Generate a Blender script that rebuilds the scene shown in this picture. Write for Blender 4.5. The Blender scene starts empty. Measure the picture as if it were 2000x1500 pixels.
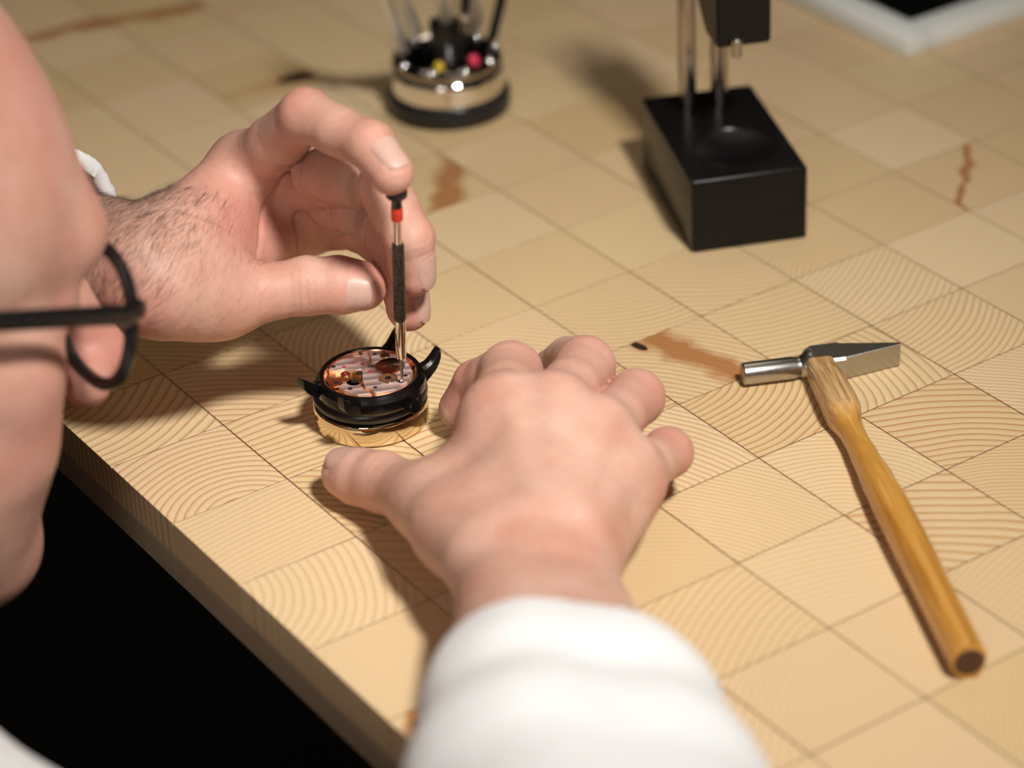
import bpy, bmesh, math, random
import numpy as np
from mathutils import Vector, Matrix

random.seed(7); rng = np.random.default_rng(11)
scene = bpy.context.scene
COL = scene.collection
PI = math.pi

# ------------------------------------------------------------------ camera
# Metres. x runs along the bench's front edge, y away from it, z = 0 is the bench surface.
FPX = 5381.0                                                # focal length in pixels of the 2000 px frame
CAM = np.array([0.80152, -0.32553, 0.51226])
RM = np.array([[0.5673799626, 0.8223696621, -0.0422861307],     # camera right
               [0.4031854495, -0.3222128951, -0.8565164000],    # camera down
               [-0.7179982391, 0.4689210904, -0.5143846223]])   # camera forward
def T(u, v, t):                                             # world point seen at (u, v), t metres in front of the camera
    return CAM + RM.T @ np.array([(u-1000)/FPX*t, (v-750)/FPX*t, t])
def Z(u, v, z):                                             # world point seen at (u, v) at height z
    d = RM.T @ np.array([(u-1000)/FPX, (v-750)/FPX, 1.0])
    return CAM + d*((z-CAM[2])/d[2])
def px(p):
    c = RM @ (np.asarray(p, float)-CAM)
    return 1000+FPX*c[0]/c[2], 750+FPX*c[1]/c[2]

cd = bpy.data.cameras.new('camera'); cam = bpy.data.objects.new('camera', cd); COL.objects.link(cam)
cd.sensor_width = 36.0; cd.lens = FPX/2000*36.0; cd.clip_start = 0.02; cd.clip_end = 50
m = Matrix.Identity(4)
for r in range(3):
    m[r][0] = RM[0][r]; m[r][1] = -RM[1][r]; m[r][2] = -RM[2][r]; m[r][3] = CAM[r]
cam.matrix_world = m
cd.dof.use_dof = True; cd.dof.focus_distance = 0.963; cd.dof.aperture_fstop = 5.2
scene.camera = cam

# ------------------------------------------------------------------ light
w = bpy.data.worlds.new('world'); scene.world = w; w.use_nodes = True
w.node_tree.nodes['Background'].inputs[0].default_value = (1.0, 0.95, 0.9, 1)
w.node_tree.nodes['Background'].inputs[1].default_value = 0.008
def area(name, loc, target, size, power, col=(1, 1, 1)):
    l = bpy.data.lights.new(name, 'AREA'); l.shape = 'DISK'; l.size = size; l.energy = power; l.color = col
    o = bpy.data.objects.new(name, l); COL.objects.link(o); o.location = loc
    o.rotation_euler = (Vector(target)-Vector(loc)).to_track_quat('-Z', 'Y').to_euler()
    return o
lamp = area('lamp_light', (0.75, 0.095, 0.95), (0.09, 0.09, 0.0), 0.14, 1.60, (1.0, 0.965, 0.92))
lamp.data.spread = math.radians(55)
area('room_light', (-0.55, 0.80, 1.45), (0.0, 0.30, 0.0), 0.9, 2.6, (1.0, 0.84, 0.66))
area('added_side_fill', (1.35, -1.35, 0.95), (0.1, 0.0, 0.0), 0.6, 7.0, (1.0, 0.93, 0.86))  # unseen fill, added to brighten the bench's front edge
vs = scene.view_settings
vs.view_transform = 'Standard'; vs.look = 'None'; vs.gamma = 1.0; vs.use_curve_mapping = False
vs.exposure = 0.0

# ------------------------------------------------------------------ materials
def nmat(name):
    mt = bpy.data.materials.new(name); mt.use_nodes = True
    nt = mt.node_tree; b = nt.nodes['Principled BSDF']
    return mt, nt, b
def node(nt, kind, props=None, **ins):
    n = nt.nodes.new('ShaderNode'+kind)
    for k, v in (props or {}).items(): setattr(n, k, v)
    for k, v in ins.items():
        key = int(k[1:]) if k[0] == 'i' and k[1:].isdigit() else k.replace('_', ' ')
        s = n.inputs[key]
        if hasattr(v, 'is_output') or isinstance(v, bpy.types.NodeSocket): nt.links.new(v, s)
        else: s.default_value = v
    return n
def math_(nt, op, a, b=None, c=None, clamp=False):
    n = nt.nodes.new('ShaderNodeMath'); n.operation = op; n.use_clamp = clamp
    for i, v in enumerate((a, b, c)):
        if v is None: continue
        if isinstance(v, bpy.types.NodeSocket): nt.links.new(v, n.inputs[i])
        else: n.inputs[i].default_value = v
    return n.outputs[0]
def mixc(nt, f, a, b, blend='MIX'):
    n = nt.nodes.new('ShaderNodeMix'); n.data_type = 'RGBA'; n.blend_type = blend
    for s, v in ((n.inputs[0], f), (n.inputs[6], a), (n.inputs[7], b)):
        if isinstance(v, bpy.types.NodeSocket): nt.links.new(v, s)
        else: s.default_value = v if not isinstance(v, tuple) else (*v, 1)[:4]
    return n.outputs[2]
def ramp(nt, f, stops):
    n = nt.nodes.new('ShaderNodeValToRGB'); nt.links.new(f, n.inputs[0])
    e = n.color_ramp.elements
    while len(e) < len(stops): e.new(0.5)
    for el, (p, c) in zip(e, stops): el.position = p; el.color = (*c, 1) if len(c) == 3 else c
    return n.outputs[0]
def setin(b, **kw):
    for k, v in kw.items(): b.inputs[k.replace('_', ' ')].default_value = v
def plain(name, col, rough=0.5, metal=0.0, noise=0.0, nscale=300, bump=0.0, coat=0.0, spec=None):
    mt, nt, b = nmat(name)
    setin(b, Base_Color=(*col, 1), Roughness=rough, Metallic=metal)
    if coat: setin(b, Coat_Weight=coat, Coat_Roughness=0.05)
    if spec is not None: b.inputs['Specular IOR Level'].default_value = spec
    tc = node(nt, 'TexCoord')
    nz = node(nt, 'TexNoise', None, Vector=tc.outputs['Object'], Scale=nscale, Detail=4.0)
    if noise:
        c = mixc(nt, nz.outputs[0], tuple(x*(1-noise) for x in col), tuple(min(1, x*(1+noise)) for x in col))
        nt.links.new(c, b.inputs['Base Color'])
    r = math_(nt, 'MULTIPLY_ADD', nz.outputs[0], 0.12*max(rough, .15), rough*0.94); nt.links.new(r, b.inputs['Roughness'])
    if bump:
        bp = node(nt, 'Bump', None, Strength=bump, Distance=0.0003, Height=nz.outputs[0]); nt.links.new(bp.outputs[0], b.inputs['Normal'])
    return mt
M = {}
M['black_paint'] = plain('black_paint', (0.007, 0.006, 0.006), 0.30, nscale=900, bump=0.05, spec=0.22)
M['black_rubber'] = plain('black_rubber', (0.012, 0.012, 0.013), 0.30, nscale=2500, bump=0.1)
M['black_steel'] = plain('black_steel', (0.022, 0.020, 0.020), 0.22, 0.85, nscale=700)
M['chrome'] = plain('chrome', (0.92, 0.90, 0.87), 0.035, 1.0)
M['brushed'] = plain('brushed_steel', (0.46, 0.44, 0.40), 0.30, 1.0, noise=0.15, nscale=900, bump=0.08)
M['satin'] = plain('satin_steel', (0.85, 0.85, 0.83), 0.38, 0.75)
M['warm_steel'] = plain('warm_polished_steel', (0.80, 0.67, 0.46), 0.04, 1.0)
M['dark_chrome'] = plain('dark_chrome', (0.42, 0.38, 0.35), 0.12, 1.0)
M['copper'] = plain('copper', (0.86, 0.46, 0.33), 0.22, 1.0)
M['gold'] = plain('gold_brass', (0.85, 0.55, 0.25), 0.25, 1.0)
M['dark_hole'] = plain('dark_hole', (0.02, 0.012, 0.010), 0.4)
M['ruby'] = plain('ruby_jewel', (0.45, 0.02, 0.06), 0.08, coat=1.0)
M['red'] = plain('red_plastic', (0.62, 0.045, 0.02), 0.4)
M['pink'] = plain('pink_plastic', (0.85, 0.05, 0.12), 0.3)
M['yellow'] = plain('yellow_plastic', (0.75, 0.5, 0.05), 0.35)
M['glasses'] = plain('black_acetate', (0.008, 0.007, 0.007), 0.28)
M['screen'] = plain('black_glass', (0.004, 0.004, 0.004), 0.25, spec=0.2)
M['white_frame'] = plain('white_frame', (0.80, 0.81, 0.77), 0.4)
M['trousers'] = plain('dark_cloth', (0.010, 0.010, 0.011), 0.9, nscale=1500, bump=0.3)
M['floor'] = plain('dark_floor', (0.012, 0.011, 0.010), 0.7, noise=0.2, nscale=6)
M['wall'] = plain('dark_wall', (0.03, 0.028, 0.026), 0.8, noise=0.1, nscale=5)
M['leg_wood'] = plain('bench_leg_wood', (0.30, 0.19, 0.10), 0.6, noise=0.2, nscale=60)
M['hair'] = plain('dark_hair', (0.035, 0.018, 0.010), 0.5)

def knurl():
    mt, nt, b = nmat('knurled_steel'); setin(b, Base_Color=(0.13, 0.125, 0.12, 1), Roughness=0.42, Metallic=1.0)
    tc = node(nt, 'TexCoord')
    mp = node(nt, 'Mapping', None, Vector=tc.outputs['Object'], Scale=(1, 1, 1))
    v = node(nt, 'TexVoronoi', None, Vector=mp.outputs[0], Scale=1600.0)
    bp = node(nt, 'Bump', None, Strength=0.8, Distance=0.0004, Height=v.outputs[0]); nt.links.new(bp.outputs[0], b.inputs['Normal'])
    c = ramp(nt, v.outputs[0], [(0, (0.22, 0.21, 0.2)), (0.7, (0.06, 0.055, 0.055))]); nt.links.new(c, b.inputs['Base Color'])
    return mt
M['knurl'] = knurl()

def striped():                                              # Geneva stripes on the rose movement plates
    mt, nt, b = nmat('rose_striped_plate'); setin(b, Roughness=0.3, Metallic=0.75)
    tc = node(nt, 'TexCoord')
    mp = node(nt, 'Mapping', None, Vector=tc.outputs['Object'], Rotation=(0, 0, math.radians(-54)))
    sx = node(nt, 'SeparateXYZ', None, Vector=mp.outputs[0])
    ph = math_(nt, 'FRACT', math_(nt, 'MULTIPLY', sx.outputs[1], 1/0.0041))
    h = math_(nt, 'POWER', math_(nt, 'ABSOLUTE', math_(nt, 'MULTIPLY_ADD', ph, 2.0, -1.0)), 1.6)
    nz = node(nt, 'TexNoise', None, Vector=tc.outputs['Object'], Scale=6000.0, Detail=2.0)
    c = mixc(nt, nz.outputs[0], (0.84, 0.63, 0.57), (0.98, 0.82, 0.77)); nt.links.new(c, b.inputs['Base Color'])
    bp = node(nt, 'Bump', None, Strength=1.0, Distance=0.0006, Height=h); nt.links.new(bp.outputs[0], b.inputs['Normal'])
    return mt
M['plate'] = striped()
def sunray():
    mt, nt, b = nmat('sunray_wheel'); setin(b, Roughness=0.3, Metallic=1.0, Base_Color=(0.40, 0.19, 0.13, 1), Anisotropic=0.85)
    tg = nt.nodes.new('ShaderNodeTangent'); tg.direction_type = 'RADIAL'; tg.axis = 'Z'
    nt.links.new(tg.outputs[0], b.inputs['Tangent'])
    return mt
M['sunray'] = sunray()

def lens_mat():
    mt, nt, b = nmat('lens_glass')
    out = nt.nodes['Material Output']
    tr = node(nt, 'BsdfTransparent'); gl = node(nt, 'BsdfGlossy', None, Roughness=0.02)
    mx = node(nt, 'MixShader', None, i0=0.03, i1=tr.outputs[0], i2=gl.outputs[0])
    nt.links.new(mx.outputs[0], out.inputs[0])
    return mt
M['lens'] = lens_mat()

def ring_colour(nt, pos, cx, cy, freq, contrast, tone, seed):
    cc = node(nt, 'CombineXYZ', None, X=cx, Y=cy)
    flat = node(nt, 'VectorMath', {'operation': 'MULTIPLY'}, i0=pos, i1=(1, 1, 0.12))
    off = node(nt, 'CombineXYZ', None, Z=math_(nt, 'MULTIPLY', seed, 9.0))
    np_ = node(nt, 'VectorMath', {'operation': 'ADD'}, i0=flat.outputs[0], i1=off.outputs[0])
    nz = node(nt, 'TexNoise', None, Vector=np_.outputs[0], Scale=24.0, Detail=1.5, Roughness=0.35)
    nz2 = node(nt, 'TexNoise', None, Vector=np_.outputs[0], Scale=420.0, Detail=3.0)
    p2 = node(nt, 'VectorMath', {'operation': 'MULTIPLY'}, i0=pos, i1=(1, 1, 0))
    d = node(nt, 'VectorMath', {'operation': 'SUBTRACT'}, i0=p2.outputs[0], i1=cc.outputs[0])
    ln = node(nt, 'VectorMath', {'operation': 'LENGTH'}, i0=d.outputs[0]).outputs['Value']
    ln = math_(nt, 'MULTIPLY_ADD', nz.outputs[0], 0.0075, ln)
    ln = math_(nt, 'MULTIPLY_ADD', nz2.outputs[0], 0.0004, ln)
    ph = math_(nt, 'FRACT', math_(nt, 'MULTIPLY', ln, freq))
    late = ramp(nt, ph, [(0.0, (0, 0, 0)), (0.50, (0.06,)*3), (0.76, (0.38,)*3), (0.90, (1, 1, 1)), (0.96, (0.7,)*3), (1.0, (0, 0, 0))])
    pale = mixc(nt, tone, (0.70, 0.54, 0.315), (0.715, 0.54, 0.335))
    dark = mixc(nt, tone, (0.42, 0.20, 0.06), (0.44, 0.205, 0.07))
    f = math_(nt, 'MULTIPLY', late, contrast)
    c = mixc(nt, f, pale, dark)
    c = mixc(nt, math_(nt, 'MULTIPLY', nz2.outputs[0], 0.22), c, (0.63, 0.445, 0.25))
    hsv = node(nt, 'HueSaturation', None, Saturation=math_(nt, 'MULTIPLY_ADD', seed, 0.12, 0.98), Value=math_(nt, 'MULTIPLY_ADD', seed, -0.11, 1.03), Color=c)
    c = hsv.outputs[0]
    return c, np_.outputs[0]

def wood_block():
    mt, nt, b = nmat('endgrain_pine'); setin(b, Roughness=0.42); b.inputs['Specular IOR Level'].default_value = 0.25
    tc = node(nt, 'TexCoord')
    A = {k: node(nt, 'Attribute', {'attribute_type': 'OBJECT', 'attribute_name': k}).outputs['Fac'] for k in
         ('ring_x', 'ring_y', 'ring_freq', 'contrast', 'tone', 'seed', 'streak', 'streak_angle', 'streak_offset', 'streak_width', 'knot_x', 'knot_y', 'knot_size', 'knot_stretch')}
    pos = tc.outputs['Object']
    c, npos = ring_colour(nt, pos, A['ring_x'], A['ring_y'], A['ring_freq'], A['contrast'], A['tone'], A['seed'])
    # orange heartwood streak and dark knot in a few blocks
    sx = node(nt, 'SeparateXYZ', None, Vector=pos)
    ca = math_(nt, 'COSINE', A['streak_angle']); sa = math_(nt, 'SINE', A['streak_angle'])
    q = math_(nt, 'SUBTRACT', math_(nt, 'MULTIPLY', sx.outputs[1], ca), math_(nt, 'MULTIPLY', sx.outputs[0], sa))
    wob = node(nt, 'TexNoise', None, Vector=npos, Scale=60.0, Detail=3.0).outputs[0]
    q = math_(nt, 'ADD', q, math_(nt, 'MULTIPLY_ADD', wob, 0.018, -0.009))
    q = math_(nt, 'ABSOLUTE', math_(nt, 'SUBTRACT', q, A['streak_offset']))
    s = math_(nt, 'SUBTRACT', 1.0, math_(nt, 'DIVIDE', q, A['streak_width']), clamp=True)
    s = math_(nt, 'MULTIPLY', math_(nt, 'MINIMUM', math_(nt, 'MULTIPLY', s, 1.5), 1.0), A['streak'])
    c = mixc(nt, math_(nt, 'MULTIPLY', s, 0.9), c, (0.36, 0.14, 0.04))
    kx = math_(nt, 'SUBTRACT', sx.outputs[0], A['knot_x']); ky = math_(nt, 'SUBTRACT', sx.outputs[1], A['knot_y'])
    u = math_(nt, 'ADD', math_(nt, 'MULTIPLY', kx, ca), math_(nt, 'MULTIPLY', ky, sa))
    v = math_(nt, 'SUBTRACT', math_(nt, 'MULTIPLY', ky, ca), math_(nt, 'MULTIPLY', kx, sa))
    u = math_(nt, 'DIVIDE', u, A['knot_stretch'])
    r = math_(nt, 'SQRT', math_(nt, 'ADD', math_(nt, 'POWER', u, 2.0), math_(nt, 'POWER', v, 2.0)))
    r = math_(nt, 'MULTIPLY_ADD', wob, 0.0016, math_(nt, 'SUBTRACT', r, 0.0008))
    k = math_(nt, 'DIVIDE', r, A['knot_size'])
    glow = math_(nt, 'SUBTRACT', 1.0, math_(nt, 'MULTIPLY', k, 0.42), clamp=True)
    has = math_(nt, 'GREATER_THAN', A['knot_size'], 0.0002)
    c = mixc(nt, math_(nt, 'MULTIPLY', math_(nt, 'MULTIPLY', glow, has), 0.8), c, (0.42, 0.16, 0.04))
    core = math_(nt, 'MULTIPLY', math_(nt, 'LESS_THAN', k, 1.0), has)
    c = mixc(nt, core, c, (0.035, 0.018, 0.010))
    nt.links.new(c, b.inputs['Base Color'])
    fb = node(nt, 'TexNoise', None, Vector=pos, Scale=1800.0, Detail=3.0)
    bp = node(nt, 'Bump', None, Strength=0.12, Distance=0.0003, Height=fb.outputs[0]); nt.links.new(bp.outputs[0], b.inputs['Normal'])
    return mt
M['block'] = wood_block()
def wood_far():                                             # the same wood, cell by cell, for the joined outer blocks
    mt, nt, b = nmat('endgrain_pine_outer'); setin(b, Roughness=0.42); b.inputs['Specular IOR Level'].default_value = 0.25
    g = node(nt, 'NewGeometry'); pos = g.outputs['Position']
    sc = node(nt, 'VectorMath', {'operation': 'SCALE'}, i0=pos); sc.inputs['Scale'].default_value = 1/0.045
    fl = node(nt, 'VectorMath', {'operation': 'FLOOR'}, i0=sc.outputs[0])
    fl2 = node(nt, 'VectorMath', {'operation': 'MULTIPLY'}, i0=fl.outputs[0], i1=(1, 1, 0))
    wn = node(nt, 'TexWhiteNoise', {'noise_dimensions': '3D'}, Vector=fl2.outputs[0])
    ce = node(nt, 'VectorMath', {'operation': 'SCALE'}, i0=fl.outputs[0]); ce.inputs['Scale'].default_value = 0.045
    loc = node(nt, 'VectorMath', {'operation': 'SUBTRACT'}, i0=pos, i1=ce.outputs[0])
    s3 = node(nt, 'SeparateColor', None, Color=wn.outputs['Color'])
    cx = math_(nt, 'MULTIPLY_ADD', s3.outputs[0], 0.24, -0.1); cy = math_(nt, 'MULTIPLY_ADD', s3.outputs[1], 0.24, -0.1)
    fr = math_(nt, 'MULTIPLY_ADD', s3.outputs[2], 200.0, 300.0)
    c, _ = ring_colour(nt, loc.outputs[0], cx, cy, fr, 0.5, s3.outputs[2], wn.outputs['Value'])
    nt.links.new(c, b.inputs['Base Color'])
    return mt
M['block_far'] = wood_far()
def board_mat():
    mt, nt, b = nmat('bench_board'); setin(b, Roughness=0.6)
    tc = node(nt, 'TexCoord'); mp = node(nt, 'Mapping', None, Vector=tc.outputs['Object'], Scale=(3, 30, 60))
    nz = node(nt, 'TexNoise', None, Vector=mp.outputs[0], Scale=14.0, Detail=6.0)
    c = mixc(nt, nz.outputs[0], (0.33, 0.24, 0.16), (0.46, 0.35, 0.24)); nt.links.new(c, b.inputs['Base Color'])
    return mt
M['board'] = board_mat()
M['glue'] = plain('glue_joint', (0.09, 0.035, 0.012), 0.7)
def handle_mat():
    mt, nt, b = nmat('hammer_handle_wood'); setin(b, Roughness=0.32, Coat_Weight=0.25, Coat_Roughness=0.25)
    tc = node(nt, 'TexCoord')
    mp = node(nt, 'Mapping', None, Vector=tc.outputs['Object'], Scale=(7, 170, 170))
    wv = node(nt, 'TexNoise', None, Vector=mp.outputs[0], Scale=1.6, Detail=4.0, Distortion=0.4)
    c = ramp(nt, wv.outputs[0], [(0.34, (0.33, 0.13, 0.018)), (0.48, (0.55, 0.27, 0.05)), (0.56, (0.50, 0.235, 0.04)), (0.66, (0.70, 0.41, 0.12))])
    sx = node(nt, 'SeparateXYZ', None, Vector=tc.outputs['Object'])
    # the squared neck by the head is bare, paler wood
    bare = ramp(nt, math_(nt, 'MULTIPLY_ADD', sx.outputs[0], -90.0, 4.1, clamp=True), [(0, (0, 0, 0)), (1, (1, 1, 1))])
    mp2 = node(nt, 'Mapping', None, Vector=tc.outputs['Object'], Scale=(12, 700, 700))
    n2 = node(nt, 'TexNoise', None, Vector=mp2.outputs[0], Scale=1.0, Detail=5.0)
    c2 = ramp(nt, n2.outputs[0], [(0.35, (0.30, 0.15, 0.05)), (0.6, (0.58, 0.37, 0.17))])
    c = mixc(nt, bare, c, c2)
    nt.links.new(c, b.inputs['Base Color'])
    return mt
M['handle'] = handle_mat()
M['handle_end'] = plain('handle_end_grain', (0.07, 0.028, 0.010), 0.7, noise=0.4, nscale=400)

def skin_mat():
    mt, nt, b = nmat('skin')
    setin(b, Roughness=0.52, Subsurface_Weight=0.18, Subsurface_Scale=0.003)
    b.inputs['Subsurface Radius'].default_value = (1.0, 0.36, 0.2)
    b.inputs['Specular IOR Level'].default_value = 0.42
    tc = node(nt, 'TexCoord'); pos = tc.outputs['Object']
    n1 = node(nt, 'TexNoise', None, Vector=pos, Scale=45.0, Detail=4.0, Roughness=0.55)
    n2 = node(nt, 'TexNoise', None, Vector=pos, Scale=420.0, Detail=4.0)
    red = node(nt, 'Attribute', {'attribute_type': 'GEOMETRY', 'attribute_name': 'flush'}).outputs['Fac']
    base = mixc(nt, ramp(nt, n1.outputs[0], [(0.35, (0, 0, 0)), (0.68, (1, 1, 1))]), (0.62, 0.385, 0.295), (0.54, 0.275, 0.20))
    base = mixc(nt, math_(nt, 'MULTIPLY', red, 0.75), base, (0.58, 0.20, 0.165))
    base = mixc(nt, math_(nt, 'MULTIPLY', ramp(nt, n2.outputs[0], [(0.5, (0, 0, 0)), (0.75, (1, 1, 1))]), 0.25), base, (0.45, 0.19, 0.12))
    nt.links.new(base, b.inputs['Base Color'])
    mp = node(nt, 'Mapping', None, Vector=pos)
    vo = node(nt, 'TexVoronoi', {'feature': 'DISTANCE_TO_EDGE'}, Vector=mp.outputs[0], Scale=900.0)
    n3 = node(nt, 'TexNoise', None, Vector=pos, Scale=260.0, Detail=5.0, Roughness=0.6)
    h = math_(nt, 'MULTIPLY_ADD', vo.outputs[0], 0.5, n3.outputs[0])
    bp = node(nt, 'Bump', None, Strength=0.5, Distance=0.0005, Height=h); nt.links.new(bp.outputs[0], b.inputs['Normal'])
    return mt
M['skin'] = skin_mat()
M['nail'] = plain('fingernail', (0.56, 0.35, 0.28), 0.42, noise=0.1, nscale=500)
def shirt_mat():
    mt, nt, b = nmat('white_cotton'); setin(b, Roughness=0.85, Base_Color=(0.80, 0.80, 0.79, 1))
    b.inputs['Sheen Weight'].default_value = 0.1
    tc = node(nt, 'TexCoord')
    nz = node(nt, 'TexNoise', None, Vector=tc.outputs['Object'], Scale=26.0, Detail=3.0)
    n2 = node(nt, 'TexNoise', None, Vector=tc.outputs['Object'], Scale=2500.0, Detail=2.0)
    h = math_(nt, 'MULTIPLY_ADD', n2.outputs[0], 0.02, nz.outputs[0])
    bp = node(nt, 'Bump', None, Strength=0.45, Distance=0.006, Height=h); nt.links.new(bp.outputs[0], b.inputs['Normal'])
    return mt
M['shirt'] = shirt_mat()

# ------------------------------------------------------------------ mesh helpers
def empty(name, loc=(0, 0, 0), rz=0.0, label=None, cat=None, group=None):
    o = bpy.data.objects.new(name, None); COL.objects.link(o); o.location = loc; o.rotation_euler = (0, 0, rz)
    o.empty_display_size = 0.01
    tag(o, label, cat, group); return o
def tag(o, label=None, cat=None, group=None, kind=None):
    if label: o['label'] = label
    if cat: o['category'] = cat
    if group: o['group'] = group
    if kind: o['kind'] = kind
    return o
def link(name, me, mat, parent=None, smooth=True, loc=None):
    if mat is not None: me.materials.append(mat)
    o = bpy.data.objects.new(name, me); COL.objects.link(o)
    if parent is not None: o.parent = parent
    if loc is not None: o.location = loc
    if smooth:
        for p in me.polygons: p.use_smooth = True
    return o
def obj(name, bm, mat, parent=None, smooth=True, loc=None, sharp=35):
    bmesh.ops.recalc_face_normals(bm, faces=bm.faces)
    me = bpy.data.meshes.new(name); bm.to_mesh(me); bm.free()
    o = link(name, me, mat, parent, smooth, loc)
    if smooth and sharp: me.set_sharp_from_angle(angle=math.radians(sharp))
    return o
def box(bm, lo, hi, bev=0.0, seg=2, mtx=None):
    b2 = bmesh.new(); bmesh.ops.create_cube(b2, size=1.0)
    for v in b2.verts: v.co = Vector([lo[i]+(v.co[i]+0.5)*(hi[i]-lo[i]) for i in range(3)])
    if bev: bmesh.ops.bevel(b2, geom=b2.edges[:], offset=bev, segments=seg, affect='EDGES', profile=0.5)
    if mtx is not None: b2.transform(mtx)
    merge(bm, b2); return bm
def merge(bm, b2):
    me = bpy.data.meshes.new('tmp'); b2.to_mesh(me); b2.free(); bm.from_mesh(me); bpy.data.meshes.remove(me)
def lathe(bm, prof, n=64, mtx=None, cap=True):
    b2 = bmesh.new(); rings = []
    for r, z in prof:
        if r < 1e-7: rings.append([b2.verts.new((0, 0, z))])
        else: rings.append([b2.verts.new((r*math.cos(2*PI*k/n), r*math.sin(2*PI*k/n), z)) for k in range(n)])
    for a, b in zip(rings, rings[1:]):
        for k in range(n):
            k2 = (k+1) % n
            if len(a) == 1 and len(b) == 1: continue
            if len(a) == 1: b2.faces.new((a[0], b[k], b[k2]))
            elif len(b) == 1: b2.faces.new((a[k], a[k2], b[0]))
            else: b2.faces.new((a[k], a[k2], b[k2], b[k]))
    if cap:
        for rg in (rings[0], rings[-1]):
            if len(rg) > 2: b2.faces.new(rg)
    if mtx is not None: b2.transform(mtx)
    merge(bm, b2); return bm
def frame(p, zdir, xdir=(1, 0, 0)):                          # matrix with local z along zdir at p
    z = Vector(zdir).normalized(); x = Vector(xdir); x = (x-z*x.dot(z))
    if x.length < 1e-6: x = Vector((0, 1, 0)); x = (x-z*x.dot(z))
    x.normalize(); y = z.cross(x)
    mt = Matrix.Identity(4)
    for r in range(3): mt[r][0], mt[r][1], mt[r][2], mt[r][3] = x[r], y[r], z[r], p[r]
    return mt
def tube(bm, pts, rad, n=12, flat=None, up=(0, 0, 1)):       # sweep of an elliptical section
    b2 = bmesh.new(); rings = []; pts = [Vector(p) for p in pts]
    for i, p in enumerate(pts):
        t = (pts[min(i+1, len(pts)-1)]-pts[max(i-1, 0)]).normalized()
        x = t.cross(Vector(up));
        if x.length < 1e-5: x = t.cross(Vector((1, 0, 0)))
        x.normalize(); y = x.cross(t).normalized()
        r = rad[i] if isinstance(rad, (list, tuple)) else rad
        ry = r if flat is None else flat
        rings.append([b2.verts.new(p+x*r*math.cos(2*PI*k/n)+y*ry*math.sin(2*PI*k/n)) for k in range(n)])
    for a, b in zip(rings, rings[1:]):
        for k in range(n): b2.faces.new((a[k], a[(k+1) % n], b[(k+1) % n], b[k]))
    b2.faces.new(rings[0]); b2.faces.new(rings[-1]); merge(bm, b2); return bm
def prism(bm, pts, z0, z1, bev=0.0, mtx=None):
    b2 = bmesh.new()
    lo = [b2.verts.new((x, y, z0)) for x, y in pts]; hi = [b2.verts.new((x, y, z1)) for x, y in pts]
    b2.faces.new(lo); b2.faces.new(hi); n = len(pts)
    for k in range(n): b2.faces.new((lo[k], lo[(k+1) % n], hi[(k+1) % n], hi[k]))
    bmesh.ops.recalc_face_normals(b2, faces=b2.faces)
    if bev:
        top = [e for e in b2.edges if abs(e.verts[0].co.z-z1) < 1e-9 and abs(e.verts[1].co.z-z1) < 1e-9]
        bmesh.ops.bevel(b2, geom=top, offset=bev, segments=1, affect='EDGES')
    if mtx is not None: b2.transform(mtx)
    merge(bm, b2); return bm
def vcyl(bm, r, z0, z1, x=0, y=0, n=24, ch=0.0):
    ch = min(ch, r*.9); return lathe(bm, [(0, z0), (r, z0), (r, z1-ch), (r-ch, z1), (0, z1)], n, Matrix.Translation((x, y, 0)), cap=False)

# ------------------------------------------------------------------ the room, far outside the pool of light
FLOOR = -0.95
def struct(name, lo, hi, mat):
    bm = bmesh.new(); box(bm, lo, hi); return tag(obj(name, bm, mat, smooth=False), kind='structure')
struct('floor', (-2.6, -2.6, FLOOR-0.05), (2.6, 2.6, FLOOR), M['floor'])
struct('wall_back', (-2.6, 2.6, FLOOR-0.05), (2.6, 2.7, 1.8), M['wall'])
struct('wall_left', (-2.7, -2.6, FLOOR-0.05), (-2.6, 2.7, 1.8), M['wall'])

# ------------------------------------------------------------------ workbench
S = 0.045; TH = 0.0135
bench = empty('workbench', (0, 0, FLOOR), 0, 'pale workbench with a top of square end-grain pine blocks, under all the tools', 'workbench')
def blk_mesh(v):
    bm = bmesh.new(); g = 0.00026
    q = S/2-g; prism(bm, [(-q, -q), (q, -q), (q, q), (-q, q)], -TH, 0, 0.00008)
    bmesh.ops.recalc_face_normals(bm, faces=bm.faces)
    me = bpy.data.meshes.new('block'); bm.to_mesh(me); bm.free(); me.materials.append(M['block']); return me
bmesh_shared = blk_mesh(0)
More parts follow.
